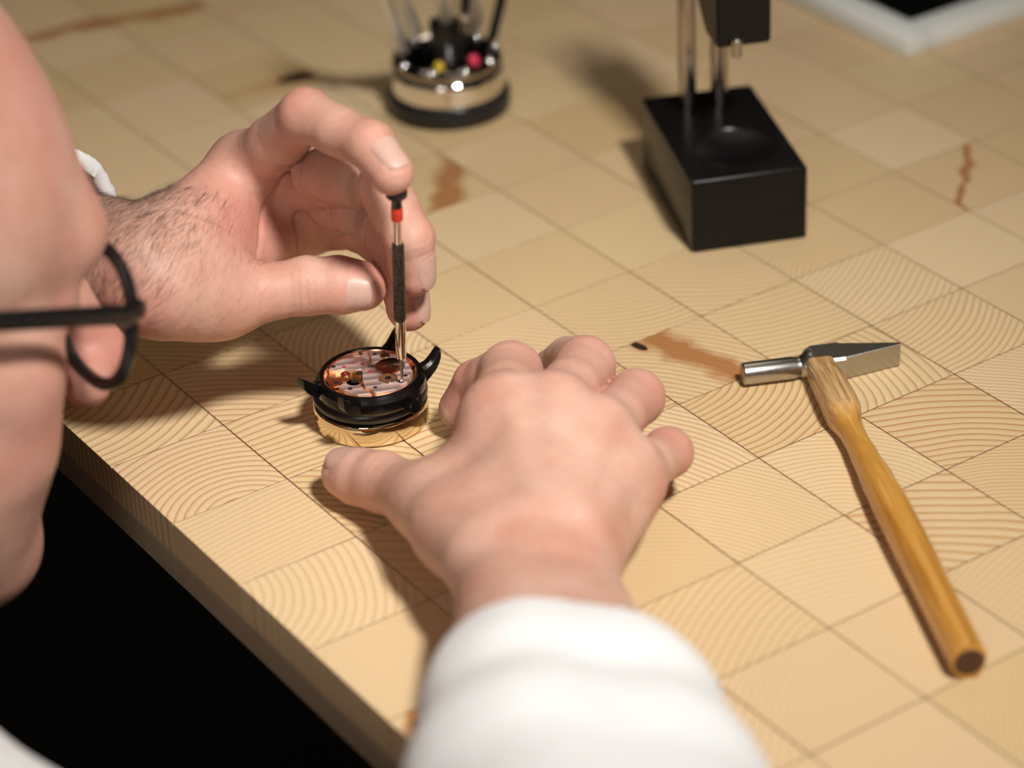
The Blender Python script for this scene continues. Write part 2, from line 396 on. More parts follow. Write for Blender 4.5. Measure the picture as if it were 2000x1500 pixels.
# (ring centre relative to block in mm, ring spacing mm, contrast) for the blocks that read clearly
OV = {(0, 0): (-62, -34, 3.5, .8), (1, 0): (34, 0, 2.9, .85), (2, 0): (260, 20, 2.4, .35), (3, 0): (-26, -46, 3.0, .4), (4, 0): (120, -90, 2.4, .25),
      (5, 0): (60, -40, 3.0, .3), (-1, 0): (150, -60, 2.4, .6), (0, 1): (170, -120, 3.2, .8), (1, 1): (250, -30, 3.0, .8), (2, 1): (70, -80, 3.2, .85),
      (3, 1): (50, -60, 5, .3), (-1, 1): (100, -90, 3, .7), (0, 2): (40, 45, 2.4, .8), (1, 2): (-30, 60, 2.8, .7), (1, 3): (60, -66, 2.3, .6), (2, 3): (-46, 20, 2.8, .75),
      (0, 3): (130, -150, 2.2, .55), (2, 2): (90, -30, 3.4, .7), (3, 4): (-50, -20, 2.6, .7), (3, 5): (-10, -60, 3.0, .6), (4, 4): (30, -30, 2.2, .45), (2, 4): (70, -90, 2.5, .6), (1, 4): (-54, 26, 2.6, .75),
      (3, 6): (-70, -30, 2.4, .6), (2, 5): (-120, 20, 3.0, .5), (2, 6): (-110, -60, 2.5, .55), (1, 5): (-80, 60, 3.0, .6), (4, 5): (90, -60, 3.4, .75),
      (3, 3): (40, -100, 2.4, .6), (4, 3): (70, -120, 2.0, .5), (5, 3): (160, -40, 2.6, .3), (4, 2): (140, -90, 2.2, .3), (5, 2): (120, 60, 2.8, .4), (5, 4): (150, -120, 4.2, .8),
      (5, 5): (70, -60, 1.9, .6), (6, 5): (36, -36, 3.6, .8), (4, 6): (80, -110, 2.1, .6), (5, 6): (40, -120, 2.6, .7), (6, 4): (180, 60, 2.2, .25)}
def cell(u, v):
    p = Z(u, v, 0); return int(math.floor(p[0]/S)), int(math.floor(p[1]/S)), p
ST = {}
def streak(u0, v0, u1, v1, width, knot=None, ks=(0.0015, 1.0), strength=1.0, only=None):
    a, b = Z(u0, v0, 0), Z(u1, v1, 0); mid = (a+b)/2
    i, j = (int(math.floor(mid[0]/S)), int(math.floor(mid[1]/S))) if only is None else only
    c = np.array([(i+.5)*S, (j+.5)*S]); ang = math.atan2(b[1]-a[1], b[0]-a[0])
    q = (mid[1]-c[1])*math.cos(ang)-(mid[0]-c[0])*math.sin(ang)
    d = dict(streak=strength, streak_angle=ang, streak_offset=q, streak_width=width)
    if knot:
        k = Z(*knot, 0); d.update(knot_x=k[0]-c[0], knot_y=k[1]-c[1], knot_size=ks[0], knot_stretch=ks[1])
    ST[(i, j)] = d
streak(1275, 660, 1420, 725, 0.0085, (1248, 676), (0.0018, 2.2))
streak(868, 380, 882, 325, 0.008)
streak(545, 160, 625, 140, 0.003, (586, 150), (0.0046, 2.6), 0.3)
streak(1885, 280, 1880, 360, 0.0028)
streak(800, 1380, 830, 1430, 0.004, (818, 1413), (0.0022, 1.2))
streak(60, 72, 240, 34, 0.007)
streak(300, 28, 420, 5, 0.006)
NX, NY = range(-15, 16), range(0, 18)
outer = []; count = 0
for j in NY:
    for i in NX:
        us = [px((i*S+a*S, j*S+b*S, 0)) for a in (0, 1) for b in (0, 1)]
        inside = any(-30 < u < 2030 and -30 < v < 1530 for u, v in us)
        if not inside or (j == 0 and i > 8): outer.append((i, j)); continue
        o = bpy.data.objects.new('block', bmesh_shared); COL.objects.link(o); o.parent = bench
        o.location = ((i+.5)*S, (j+.5)*S, -FLOOR+random.uniform(-0.00012, 0.0)); count += 1
        if (i, j) in OV: cx, cy, sp, ct = OV[(i, j)]
        else:
            a = random.uniform(0, 2*PI); rr = random.choice((45, 70, 110, 180, 260)); cx, cy = rr*math.cos(a), rr*math.sin(a)
            sp = random.choice((1.3, 1.5, 1.8, 2.2, 3.0)); ct = random.uniform(.2, .55)
        o['ring_x'] = cx/1000; o['ring_y'] = cy/1000; o['ring_freq'] = 1000/(sp*1.12); o['contrast'] = min(1, ct*1.5)
        o['tone'] = random.random(); o['seed'] = random.random()
        d = dict(streak=0.0, streak_angle=0.0, streak_offset=0.0, streak_width=0.01, knot_x=0.0, knot_y=0.0, knot_size=0.0, knot_stretch=1.0)
        d.update(ST.get((i, j), {}))
        for k, v in d.items(): o[k] = float(v)
print('blocks', count, len(outer))
bm = bmesh.new(); g = 0.0003
for i, j in outer:
    box(bm, (i*S+g, j*S+g, -TH-FLOOR), ((i+1)*S-g, (j+1)*S-g, -FLOOR))
tag(obj('outer_blocks', bm, M['block_far'], bench, smooth=False), kind='stuff')
x0, x1, y1 = NX[0]*S, (NX[-1]+1)*S, (NY[-1]+1)*S
bm = bmesh.new(); box(bm, (x0+.001, .0014, -FLOOR-TH-.0010), (x1-.001, y1-.001, -FLOOR-.00028)); obj('glue_bed', bm, M['glue'], bench, smooth=False)
bm = bmesh.new(); box(bm, (x0, 0.0004, -FLOOR-TH-.0125), (x1, y1, -FLOOR-TH-.0009), 0.0007, 1); obj('support_board', bm, M['board'], bench, smooth=False)
for lx in (x0+.05, x1-.05):
    for ly in (.14, y1-.05):
        bm = bmesh.new(); box(bm, (lx-.03, ly-.03, 0), (lx+.03, ly+.03, -FLOOR-TH-.0125), 0.002, 1); obj('leg', bm, M['leg_wood'], bench, smooth=False)

# ------------------------------------------------------------------ casing cushion and watch
HC = Z(727, 817, 0)
hold = empty('watch_cushion', (HC[0], HC[1], 0), 0, 'round polished steel cushion base with black rubber ring under the open watch', 'watch holder')
bm = bmesh.new(); lathe(bm, [(0, 0), (.0192, 0), (.0192, .0006), (.0203, .0008), (.0204, .0012), (.0204, .0078), (.0201, .0083), (.019, .0085), (0, .0085)], 96, cap=False); obj('base_ring', bm, M['warm_steel'], hold)
bm = bmesh.new()
prof = [(0, .0083)]+[(.0165+.0040*math.cos(a), .0113+.0030*math.sin(a)) for a in np.linspace(-PI/2, PI/2, 14)]+[(.012, .0133), (0, .0133)]
lathe(bm, prof, 96, cap=False); obj('rubber_ring', bm, M['black_rubber'], hold)

WZ = 0.0128; WC = Z(723, 727, 0.0215)
WA = math.radians(10.8)
watch = empty('wristwatch', (WC[0], WC[1], WZ), WA, 'black strapless wristwatch lying face down, open back showing its rose movement', 'watch')
bm = bmesh.new()
# case: barrel-sided ring, open at the back
lathe(bm, [(.0, .0), (.0150, .0), (.0178, .0012), (.0192, .0030), (.0195, .0048), (.0193, .0066), (.0186, .0076), (.0184, .0079), (.0178, .0087), (.0170, .0089), (.0166, .0086), (.0165, .0060), (0, .0060)], 128, cap=False)
obj('case', bm, M['black_steel'], watch, sharp=25)
bm = bmesh.new()
lathe(bm, [(.0166, .0062), (.0166, .0083), (.0162, .0084), (.0159, .0078), (.0157, .0070), (.0156, .0062)], 128, cap=False); obj('inner_rim', bm, M['copper'], watch)
for sx in (-1, 1):
    for sy in (-1, 1):
        bm = bmesh.new(); secs = []
        # lug: curved horn tapering from the case to its tip
        P = [(.0090, .0135, .0040, .0040, .0024), (.0096, .0160, .0044, .0038, .0022), (.0100, .0182, .0054, .0034, .0019), (.0103, .0204, .0070, .0034, .0018), (.0104, .0221, .0088, .0031, .0017), (.0104, .0231, .0100, .0024, .0016)]
        b2 = bmesh.new(); rings = []
        for x, y, zc, hh, hw in P:
            zc = zc+.0008
            ring = [(x-hw, zc-hh*.8), (x+hw*.9, zc-hh*.8), (x+hw, zc+hh*.5), (x+hw*.5, zc+hh*.8), (x-hw*.7, zc+hh*.8), (x-hw, zc+hh*.55)]
            rings.append([b2.verts.new((sx*a, sy*y, b)) for a, b in ring])
        for a, b in zip(rings, rings[1:]):
            for k in range(6): b2.faces.new((a[k], a[(k+1) % 6], b[(k+1) % 6], b[k]))
        b2.faces.new(rings[0]); b2.faces.new(rings[-1]); merge(bm, b2)
        lg = obj('lug', bm, M['black_steel'], watch, sharp=40)
        bm = bmesh.new(); lathe(bm, [(0, 0), (.00065, 0), (.00065, .0003), (0, .0003)], 12, frame((sx*.0091, sy*.0207, .0074), (-sx, 0, 0)), cap=False)
        obj('spring_bar_hole', bm, M['dark_hole'], lg)
bm = bmesh.new()
n = 26
for k in range(n):
    a0, a1, a2 = 2*PI*k/n, 2*PI*(k+.5)/n, 2*PI*(k+1)/n
pts = []
for k in range(2*n): r = .0031 if k % 2 == 0 else .0028; pts.append((r*math.cos(PI*k/n), r*math.sin(PI*k/n)))
prism(bm, pts, 0, .0034, .0003, frame((.0198, 0, .0040), (1, 0, 0)))
lathe(bm, [(0, 0), (.0018, 0), (.0018, .0022), (0, .0022)], 24, frame((.0182, 0, .0040), (1, 0, 0)), cap=False)
obj('crown', bm, M['black_steel'], watch, sharp=30)
# movement
mv = obj('movement', lathe(bmesh.new(), [(0, .0058), (.0158, .0058), (.0158, .0066), (0, .0066)], 96, cap=False), M['gold'], watch)
def wl(u, v, z=0.0208):                                      # local watch coordinates of a detail seen in the photograph
    p = Z(u, v, z)-np.array([WC[0], WC[1], 0]); c, s = math.cos(-WA), math.sin(-WA)
    return p[0]*c-p[1]*s, p[0]*s+p[1]*c
def bridge(pix, z0, z1, name='bridge'):
    bm = bmesh.new(); pts = []
    for q in pix:
        x, y = wl(*q); r = math.hypot(x, y)
        if r > .0153: x, y = x*.0153/r, y*.0153/r
        pts.append((x, y))
    # densify arcs along the rim
    out = []
    for (ax, ay), (bx, by) in zip(pts, pts[1:]+pts[:1]):
        out.append((ax, ay)); ra, rb = math.hypot(ax, ay), math.hypot(bx, by)
        if ra > .0150 and rb > .0150:
            t0, t1 = math.atan2(ay, ax), math.atan2(by, bx); dt = (t1-t0+PI) % (2*PI)-PI
            for k in range(1, 8): out.append((.0153*math.cos(t0+dt*k/8), .0153*math.sin(t0+dt*k/8)))
    prism(bm, out, z0, z1, 0.00014); return obj(name, bm, M['plate'], mv, smooth=False)
bridge([(640, 722), (636, 716), (650, 698), (690, 681), (719, 678), (719, 690), (722, 706), (718, 715), (704, 722), (672, 721), (655, 724)], .0062, .0081)
bridge([(723, 690), (732, 682), (770, 682), (800, 700), (806, 725), (795, 748), (770, 762), (735, 768), (712, 754), (708, 742), (708, 724), (722, 712), (727, 706)], .0062, .0081)
bridge([(664, 742), (676, 744), (684, 741), (697, 741), (710, 758), (726, 769), (700, 770), (676, 763), (662, 755)], .0062, .0078)
def disc(name, u, v, r, z0, z1, mat, parent, hole=0.0, teeth=0, holemat='dark_hole'):
    x, y = wl(u, v); bm = bmesh.new()
    if teeth:
        pts = []
        for k in range(teeth*2): rr = r if k % 2 == 0 else r*.955; pts.append((x+rr*math.cos(PI*k/teeth), y+rr*math.sin(PI*k/teeth)))
        prism(bm, pts, z0, z1-.0001); lathe(bm, [(r*.93, z1-.0001), (r*.9, z1), (0, z1)], 48, Matrix.Translation((x, y, 0)), cap=False)
    else: lathe(bm, [(r, z0), (r, z1-.0001), (r*.93, z1), (0, z1)], 32, Matrix.Translation((x, y, 0)), cap=False)
    # tangent frames are object-centred: move the origin to the wheel
    for vv in bm.verts: vv.co -= Vector((x, y, 0))
    o = obj(name, bm, M[mat], parent, loc=(x, y, 0))
    if hole:
        bm = bmesh.new(); lathe(bm, [(hole, z1-.0002), (hole, z1+.00012), (hole*.7, z1+.0002), (0, z1+.0002)], 24, cap=False); obj('hub', bm, M[holemat], o)
    return o
disc('ratchet_wheel', 762, 717, .0052, .0080, .0089, 'sunray', mv, .0012, 52)
disc('crown_wheel', 758, 742, .0034, .0080, .0088, 'chrome', mv, .0011, 34)
disc('click', 752, 697, .0018, .0080, .0086, 'gold', mv, .0009)
disc('balance_wheel', 692, 744, .0030, .0072, .0078, 'gold', mv, .0012, holemat='dark_hole')
disc('balance_cock_cap', 675, 735, .0017, .0084, .0091, 'copper', mv, .0006, holemat='ruby')
disc('escape_wheel', 657, 747, .0024, .0072, .0079, 'copper', mv, .0009, 18)
disc('center_wheel', 702, 726, .0026, .0068, .0075, 'gold', mv, .0013)
for u, v, r, mt in ((705, 691, .0008, 'dark_hole'), (732, 692, .0008, 'dark_hole'), (688, 710, .0007, 'ruby'), (708, 711, .0008, 'ruby'), (651, 716.5, .0009, 'dark_hole'),
                    (672, 717, .0008, 'ruby'), (722, 726, .0008, 'ruby'), (684, 759, .0008, 'dark_hole'), (733, 757, .0008, 'dark_hole'), (792, 734, .0008, 'dark_hole'), (784, 746, .0009, 'black_steel')):
    x, y = wl(u, v); bm = bmesh.new(); vcyl(bm, r, .0075, .00815, x, y, 16, .0001); obj('jewel' if mt == 'ruby' else 'screw', bm, M[mt], mv)

# ------------------------------------------------------------------ screwdriver in the left hand
tip = np.array([*Z(785, 745, 0.0216)]); top = Z(774, 371, 0.1035)
ax = Vector(top-tip); LEN = ax.length
drv = empty('screwdriver', tip, 0, 'slim screwdriver with knurled grip and red ring, upright on the watch movement', 'screwdriver')
drv.rotation_euler = ax.to_track_quat('Z', 'Y').to_euler()
def part(name, prof, mat, parent, n=32, **k):
    bm = bmesh.new(); lathe(bm, prof, n, cap=False); return obj(name, bm, M[mat], parent, **k)
L = LEN
bm = bmesh.new(); box(bm, (-.00055, -.0001, 0), (.00055, .0001, .0012)); lathe(bm, [(.0004, .0009), (.00055, .0016), (.00055, .0120), (0, .012)], 16, cap=False); obj('blade', bm, M['brushed'], drv)
part('collet', [(.0006, .0108), (.0017, .0112), (.00185, .0124), (.00185, .0280), (0, .0280)], 'chrome', drv)
part('grip', [(.0019, .0280), (.0021, .0290), (.0021, .0600), (.0018, .0612), (0, .0612)], 'knurl', drv)
part('shaft', [(.00145, .0610), (.00145, L-.0115), (0, L-.0115)], 'chrome', drv)
part('colour_ring', [(.0019, L-.0122), (.0020, L-.0118), (.0020, L-.0074), (.0019, L-.007), (0, L-.007)], 'red', drv)
part('swivel_cap', [(.0018, L-.0072), (.0018, L-.0042), (.0024, L-.0030), (.0036, L-.0022), (.0037, L-.0008), (.0034, L), (0, L)], 'black_rubber', drv)

# ------------------------------------------------------------------ hammer
A0 = Z(1450, 731, .0045); B0 = Z(1757, 692, .0045)
hd = Vector(B0-A0); HL = hd.length; hang = math.atan2(hd.y, hd.x)
ham = empty('hammer', (A0[0], A0[1], 0), hang, 'small watchmaker hammer with steel cross-peen head and honey-coloured wooden handle', 'hammer')
ZC = .0046
bm = bmesh.new()
X = frame((0, 0, ZC), (1, 0, 0))
lathe(bm, [(0, 0), (.0037, 0), (.0041, .0004), (.0041, .0185), (.0037, .0195), (.0037, .0210), (.0054, .0236), (.0056, .0250), (0, .0250)], 40, X, cap=False)
b2 = bmesh.new()
def hexa(b2, s0, s1):
    r0 = [b2.verts.new(p) for p in s0]; r1 = [b2.verts.new(p) for p in s1]; k = len(s0)
    for q in range(k): b2.faces.new((r0[q], r0[(q+1) % k], r1[(q+1) % k], r1[q]))
    b2.faces.new(r0); b2.faces.new(r1)
def sec(x, hy, z0, z1, c):
    return [(x, -hy+c, z0), (x, hy-c, z0), (x, hy, z0+c), (x, hy, z1-c), (x, hy-c, z1), (x, -hy+c, z1), (x, -hy, z1-c), (x, -hy, z0+c)]
hexa(b2, sec(.0232, .0050, ZC-.0043, ZC+.0047, .0018), sec(.0262, .0062, ZC-.0045, ZC+.0050, .0008))
hexa(b2, sec(.0262, .0062, ZC-.0045, ZC+.0050, .0008), sec(.0365, .0062, ZC-.0045, ZC+.0050, .0008))
hexa(b2, sec(.0365, .0054, ZC-.0044, ZC+.0048, .0004), sec(HL, .0007, ZC-.0044, ZC+.0046, .0002))
merge(bm, b2); obj('head', bm, M['brushed'], ham, sharp=25)
h0 = Z(1597, 712, .005); h1 = Z(1893, 1292, .0065)
hv = Vector(h1-h0); hv.z = 0; HH = hv.length
hr = math.atan2(hv.y, hv.x)-hang
loc = Matrix.Rotation(-hang, 4, 'Z') @ Vector((h0[0]-A0[0], h0[1]-A0[1], 0))
# (s, half width, half height, squareness)
SEC = [(-.004, .0044, .0042, 6), (.001, .0045, .0044, 6), (.004, .0050, .0052, 5), (.020, .0056, .0058, 5), (.032, .0060, .0060, 4.5), (.037, .0060, .0059, 4), (.041, .0051, .0054, 3),
       (.046, .0043, .0050, 2.3), (.054, .0042, .0050, 2.1), (.066, .0047, .0054, 2.1), (.082, .0056, .0060, 2.1), (.100, .0061, .0064, 2.1), (.120, .0061, .0065, 2.1), (.145, .0058, .0064, 2.1), (HH-.003, .0057, .0064, 2.2), (HH-.0008, .0056, .0063, 2.2), (HH, .0050, .0057, 2.2)]
bm = bmesh.new(); rings = []; nn = 40
def interp(s):
    for a, b in zip(SEC, SEC[1:]):
        if a[0] <= s <= b[0]:
            t = (s-a[0])/(b[0]-a[0]); t2 = t*t*(3-2*t) if b[0]-a[0] > .006 else t
            return [a[k]+(b[k]-a[k])*t2 for k in (1, 2, 3)]
    return SEC[-1][1:]
ss = sorted(set([q[0] for q in SEC]+list(np.linspace(-.004, HH, 70))))
for s in ss:
    hw, hh, e = interp(s); r = []
    for k in range(nn):
        a = 2*PI*k/nn; c, sn = math.cos(a), math.sin(a)
        r.append(bm.verts.new((s, hw*math.copysign(abs(c)**(2/e), c), hh+hh*math.copysign(abs(sn)**(2/e), sn)+.0001)))
    rings.append(r)
for a, b in zip(rings, rings[1:]):
    for k in range(nn): bm.faces.new((a[k], a[(k+1) % nn], b[(k+1) % nn], b[k]))
bm.faces.new(rings[0]); ef = bm.faces.new(rings[-1])
ho = obj('handle', bm, M['handle'], ham, loc=loc); ho.rotation_euler = (0, 0, hr)
bm = bmesh.new(); lathe(bm, [(.0048, 0), (.0046, .0006), (0, .0008)], 24, frame((HH-.0003, 0, .0063), (1, 0, 0)), cap=False)
eo = obj('handle_end', bm, M['handle_end'], ho)

# ------------------------------------------------------------------ black hand-setting press
Fc = Z(1352, 496, 0); Rc = Z(1576, 465, 0); Lc = Z(1255, 325, 0)
ex = Vector(Rc-Fc); BW = ex.length; BD = Vector(Lc-Fc).length; bang = math.atan2(ex.y, ex.x)
press = empty('hand_press', (Fc[0], Fc[1], 0), bang, 'black block press tool with a dished base and two chrome columns', 'press tool')
def pl(u, v, z):
    p = Z(u, v, z)-Fc; c, s = math.cos(-bang), math.sin(-bang); return p[0]*c-p[1]*s, p[0]*s+p[1]*c
BH = .0312
dx, dy = pl(1437, 285, BH); dr = .0165
bm = bmesh.new()
# base block whose top has a round dish cut in: top face built as ring around the dish
b2 = bmesh.new(); box(b2, (0, 0, 0), (BW, BD, BH), .0012, 3)
tf = max(b2.faces, key=lambda f: (round(f.calc_center_median().z, 6), f.calc_area()))
b2.faces.remove(tf)
rim = [e for e in b2.edges if e.is_boundary]
nd = 64
dish = []
for r, z in ((dr, 0), (dr-.0006, -.0007), (dr-.004, -.0016), (dr-.009, -.0024), (.003, -.0028)):
    dish.append([b2.verts.new((dx+r*math.cos(2*PI*k/nd), dy+r*math.sin(2*PI*k/nd), BH+z)) for k in range(nd)])
for a, b in zip(dish, dish[1:]):
    for k in range(nd): b2.faces.new((a[k], a[(k+1) % nd], b[(k+1) % nd], b[k]))
b2.faces.new(dish[-1])
es = rim+[b2.edges.get((dish[0][k], dish[0][(k+1) % nd])) for k in range(nd)]
bmesh.ops.triangle_fill(b2, edges=es, use_beauty=True)
merge(bm, b2); obj('base_block', bm, M['black_paint'], press, sharp=20)
for u, v in ((1343, 207), (1405, 203)):
    x, y = pl(u, v, BH); bm = bmesh.new(); vcyl(bm, .0036, BH-.001, .150, x, y, 32, .0005); obj('column', bm, M['dark_chrome'], press)
# arm block over the dish, its underside chamfered
bz = .0735
fx0, fy0 = pl(1400, 96, bz); fx1, fy1 = pl(1505, 81, bz)
cxm = (fx0+fx1)/2
bm = bmesh.new(); yb = fy0+.030
prism(bm, [(fy0, bz), (fy0+.016, bz), (yb, bz+.010), (yb, .128), (fy0, .128)], fx0, fx1, 0, Matrix(((0, 0, 1, 0), (1, 0, 0, 0), (0, 1, 0, 0), (0, 0, 0, 1))))
bmesh.ops.bevel(bm, geom=bm.edges[:], offset=.0008, segments=2, affect='EDGES')
obj('arm_block', bm, M['black_paint'], press, sharp=30)
xr0, yr0 = pl(1343, 207, BH)
bm = bmesh.new(); box(bm, (xr0-.006, yr0-.007, .100), (fx1-.002, yr0+.007, .124), .001, 2); box(bm, (fx0+.003, fy0+.02, .100), (fx1-.003, yr0, .124), .001, 2); obj('crosshead', bm, M['black_paint'], press)
bm = bmesh.new(); vcyl(bm, .0022, bz-.0035, bz+.004, dx, dy-.001, 24, .0005); obj('plunger', bm, M['brushed'], press)

# ------------------------------------------------------------------ screwdriver carousel
SC = Z(878, 205, 0)
car = empty('screwdriver_stand', (SC[0], SC[1], 0), 0, 'round chrome screwdriver stand on a black rubber foot', 'tool stand')
part('foot_ring', [(0, 0), (.0250, 0), (.0268, .0010), (.0271, .0050), (.0264, .0078), (.0246, .0090), (0, .0090)], 'black_rubber', car, 96)
part('body', [(.0242, .0086), (.0247, .0100), (.0248, .0132), (.0244, .0144), (.0246, .0154), (.0245, .0180), (.0238, .0196), (.0230, .0202), (0, .0202)], 'chrome', car, 96)
part('top_plate', [(.0228, .0200), (.0236, .0212), (.0237, .0230), (.0222, .0246), (.017, .0238), (.0110, .0228), (0, .0226)], 'dark_chrome', car, 96)
part('rim', [(.0224, .0244), (.0212, .0253), (.0194, .0243)], 'chrome', car, 96)
part('center_post', [(.0060, .0222), (.0062, .0240), (.0069, .0385), (.0066, .0396), (0, .0398)], 'black_rubber', car, 48)
cdir = Vector((CAM[0]-SC[0], CAM[1]-SC[1], 0)).normalized(); rdir = Vector((RM[0][0], RM[0][1], 0)).normalized()
cang = math.atan2(cdir.y, cdir.x)
for k in range(9):
    a = cang+2*PI*(k+.5)/9
    bm = bmesh.new(); bmesh.ops.create_uvsphere(bm, u_segments=16, v_segments=10, radius=.0024); bm.transform(Matrix.Translation((.0212*math.cos(a), .0212*math.sin(a), .0244)) @ Matrix.Diagonal((1, 1, .8, 1)))
    obj('stud', bm, M['chrome'], car)
for du, mt in ((.0115, 'pink'), (-.0035, 'yellow')):
    p = cdir*(.006 if mt == 'pink' and du > 0 else .012)+rdir*du; bm = bmesh.new(); lathe(bm, [(0, 0), (.0022, 0), (.0022, .0022), (.0015, .0030), (0, .0030)], 20, frame((p.x, p.y, .0226), (0, 0, 1)), cap=False); obj('colour_marker', bm, M[mt], car)
# drivers leaning outwards: foot offset, top pixel at the picture's upper edge, looks
DR = [((792, 108), (745, -20), 'chrome with dark shank, leftmost in the chrome stand', .0030, .003), ((818, 82), (784, -20), 'with bright steel handle, second from the left in the chrome stand', .0030, .008),
      ((871, 66), (871, -20), 'with wide bright handle, behind the black post of the chrome stand', .0034, .012), ((905, 88), (910, -20), 'with thin dark handle and steel ball, right of the black post', .0020, .028),
      ((925, 74), (934, -20), 'with bright handle, second from the right in the chrome stand', .0032, .014), ((955, 98), (984, -20), 'with dark handle, rightmost in the chrome stand', .0022, .004)]
for k, (fp, tp, lab, hr_, hs) in enumerate(DR):
    fz = .0262; a = Z(*fp, fz)
    rad = Vector((a[0]-SC[0], a[1]-SC[1], 0)); rl = rad.length
    if rl > .019: rad *= .019/rl; a = np.array([SC[0]+rad.x, SC[1]+rad.y, fz])
    # the upper point lies on the seen ray, farther out than the foot
    b = min((Z(*tp, z) for z in np.linspace(.045, .075, 31)), key=lambda q: abs(math.hypot(q[0]-SC[0], q[1]-SC[1])-(rad.length+.45*(q[2]-fz))))
    d = Vector(b-a)
    if d.z < 0.01: d = Vector((rad.x*.5, rad.y*.5, .03))
    dr_ = empty('screwdriver', a, 0, 'small screwdriver '+lab, 'screwdriver', 'screwdrivers in the chrome stand')
    dr_.rotation_euler = d.to_track_quat('Z', 'Y').to_euler()
    dark = 'black_steel' if 'dark handle' in lab else 'satin'
    part('shank', [(0, -.003), (.0009, -.003), (.0009, hs+.001), (0, hs+.001)], 'black_steel', dr_, 16)
    part('handle', [(.0010, hs), (hr_*.8, hs+.0008), (hr_, hs+.002), (hr_, .074), (hr_*.8, .076), (0, .076)], dark, dr_, 24)
    part('swivel_cap', [(hr_*.7, .0755), (hr_*1.3, .080), (hr_*1.3, .0815), (0, .082)], 'black_rubber', dr_, 24)
    if 'ball' in lab: part('ball', [(.0022*math.sin(t)+1e-9, .0235-.0022*math.cos(t)) for t in np.linspace(0, PI, 12)], 'chrome', dr_, 20)

# ------------------------------------------------------------------ tablet in a pale frame
c0 = Z(1771, 97, .004); th = .008
tab = empty('tablet', (c0[0], c0[1], 0), 0, 'flat tablet with black screen and pale grey frame lying on the bench', 'tablet')
TW, TD, fw = .26, .19, .0165
bm = bmesh.new(); b2 = bmesh.new()
for lo, hi in (((-TW, 0, 0), (0, fw, th)), ((-TW, TD-fw, 0), (0, TD, th)), ((-TW, fw, 0), (-TW+fw, TD-fw, th)), ((-fw, fw, 0), (0, TD-fw, th))): box(bm, lo, hi, .0008, 2)
obj('frame', bm, M['white_frame'], tab)
bm = bmesh.new(); box(bm, (-TW+fw*.9, fw*.9, .001), (-fw*.9, TD-fw*.9, th-.0012)); obj('screen', bm, M['screen'], tab, smooth=False)

#BODY#
# ------------------------------------------------------------------ the watchmaker: distance-field modelling (millimetres)
class Vol:
    def __init__(s, lo, hi, h):
        s.h = h; s.lo = np.array(lo, float); n = [int(math.ceil((b-a)/h))+1 for a, b in zip(lo, hi)]
        s.ax = [(lo[k]+h*np.arange(n[k])).astype(np.float32) for k in range(3)]; s.n = tuple(n)
    def new(s): return np.full(s.n, 1e3, np.float32)
    def sl(s, lo, hi, pad):
        out = []
        for k in range(3):
            a = max(0, int((lo[k]-pad-s.lo[k])/s.h)); b = min(s.n[k], int((hi[k]+pad-s.lo[k])/s.h)+2)
            if b <= a: return None
            out.append(slice(a, b))
        return tuple(out)
    def xyz(s, q): return s.ax[0][q[0]][:, None, None], s.ax[1][q[1]][None, :, None], s.ax[2][q[2]][None, None, :]
def cone(a, b, r1, r2): return ('c', np.array(a, float), np.array(b, float), r1, r2)
def ball(c, r): return ('c', np.array(c, float), np.array(c, float)+1e-3, r, r)
def ell(c, rad, R=None): return ('e', np.array(c, float), np.array(rad, float), np.eye(3) if R is None else np.array(R, float))
def bounds(p):
    if p[0] == 'c':
        r = max(p[3], p[4]); return np.minimum(p[1], p[2])-r, np.maximum(p[1], p[2])+r
    e = np.sqrt(((p[3]*p[2][None, :])**2).sum(1)); return p[1]-e, p[1]+e
def dist(p, X, Y, Zz):
    if p[0] == 'c':
        a, b, r1, r2 = p[1:]; d = b-a; dd = float(d@d)
        x, y, z = X-np.float32(a[0]), Y-np.float32(a[1]), Zz-np.float32(a[2])
        t = np.clip((x*np.float32(d[0])+y*np.float32(d[1])+z*np.float32(d[2]))/np.float32(dd), 0, 1)
        return np.sqrt((x-t*np.float32(d[0]))**2+(y-t*np.float32(d[1]))**2+(z-t*np.float32(d[2]))**2)-(np.float32(r1)+t*np.float32(r2-r1))
    c, rad, R = p[1:]
    x, y, z = X-np.float32(c[0]), Y-np.float32(c[1]), Zz-np.float32(c[2])
    q = [(x*np.float32(R[0][k])+y*np.float32(R[1][k])+z*np.float32(R[2][k])) for k in range(3)]
    k0 = np.sqrt(sum((q[k]/np.float32(rad[k]))**2 for k in range(3))); k1 = np.sqrt(sum((q[k]/np.float32(rad[k]**2))**2 for k in range(3)))+1e-6
    return k0*(k0-1)/k1
def smin(a, b, k):
    h = np.maximum(k-np.abs(a-b), 0)/k; return np.minimum(a, b)-h*h*k*0.25
def add(vol, D, prims, k):
    for p in prims:
        lo, hi = bounds(p); q = vol.sl(lo, hi, k+6)
        if q is None: continue
        D[q] = smin(D[q], dist(p, *vol.xyz(q)), k)
    return D
def sub(vol, D, prims, k):
    for p in prims:
        lo, hi = bounds(p); q = vol.sl(lo, hi, k+4)
        if q is None: continue
        D[q] = -smin(-D[q], dist(p, *vol.xyz(q)), k)
    return D
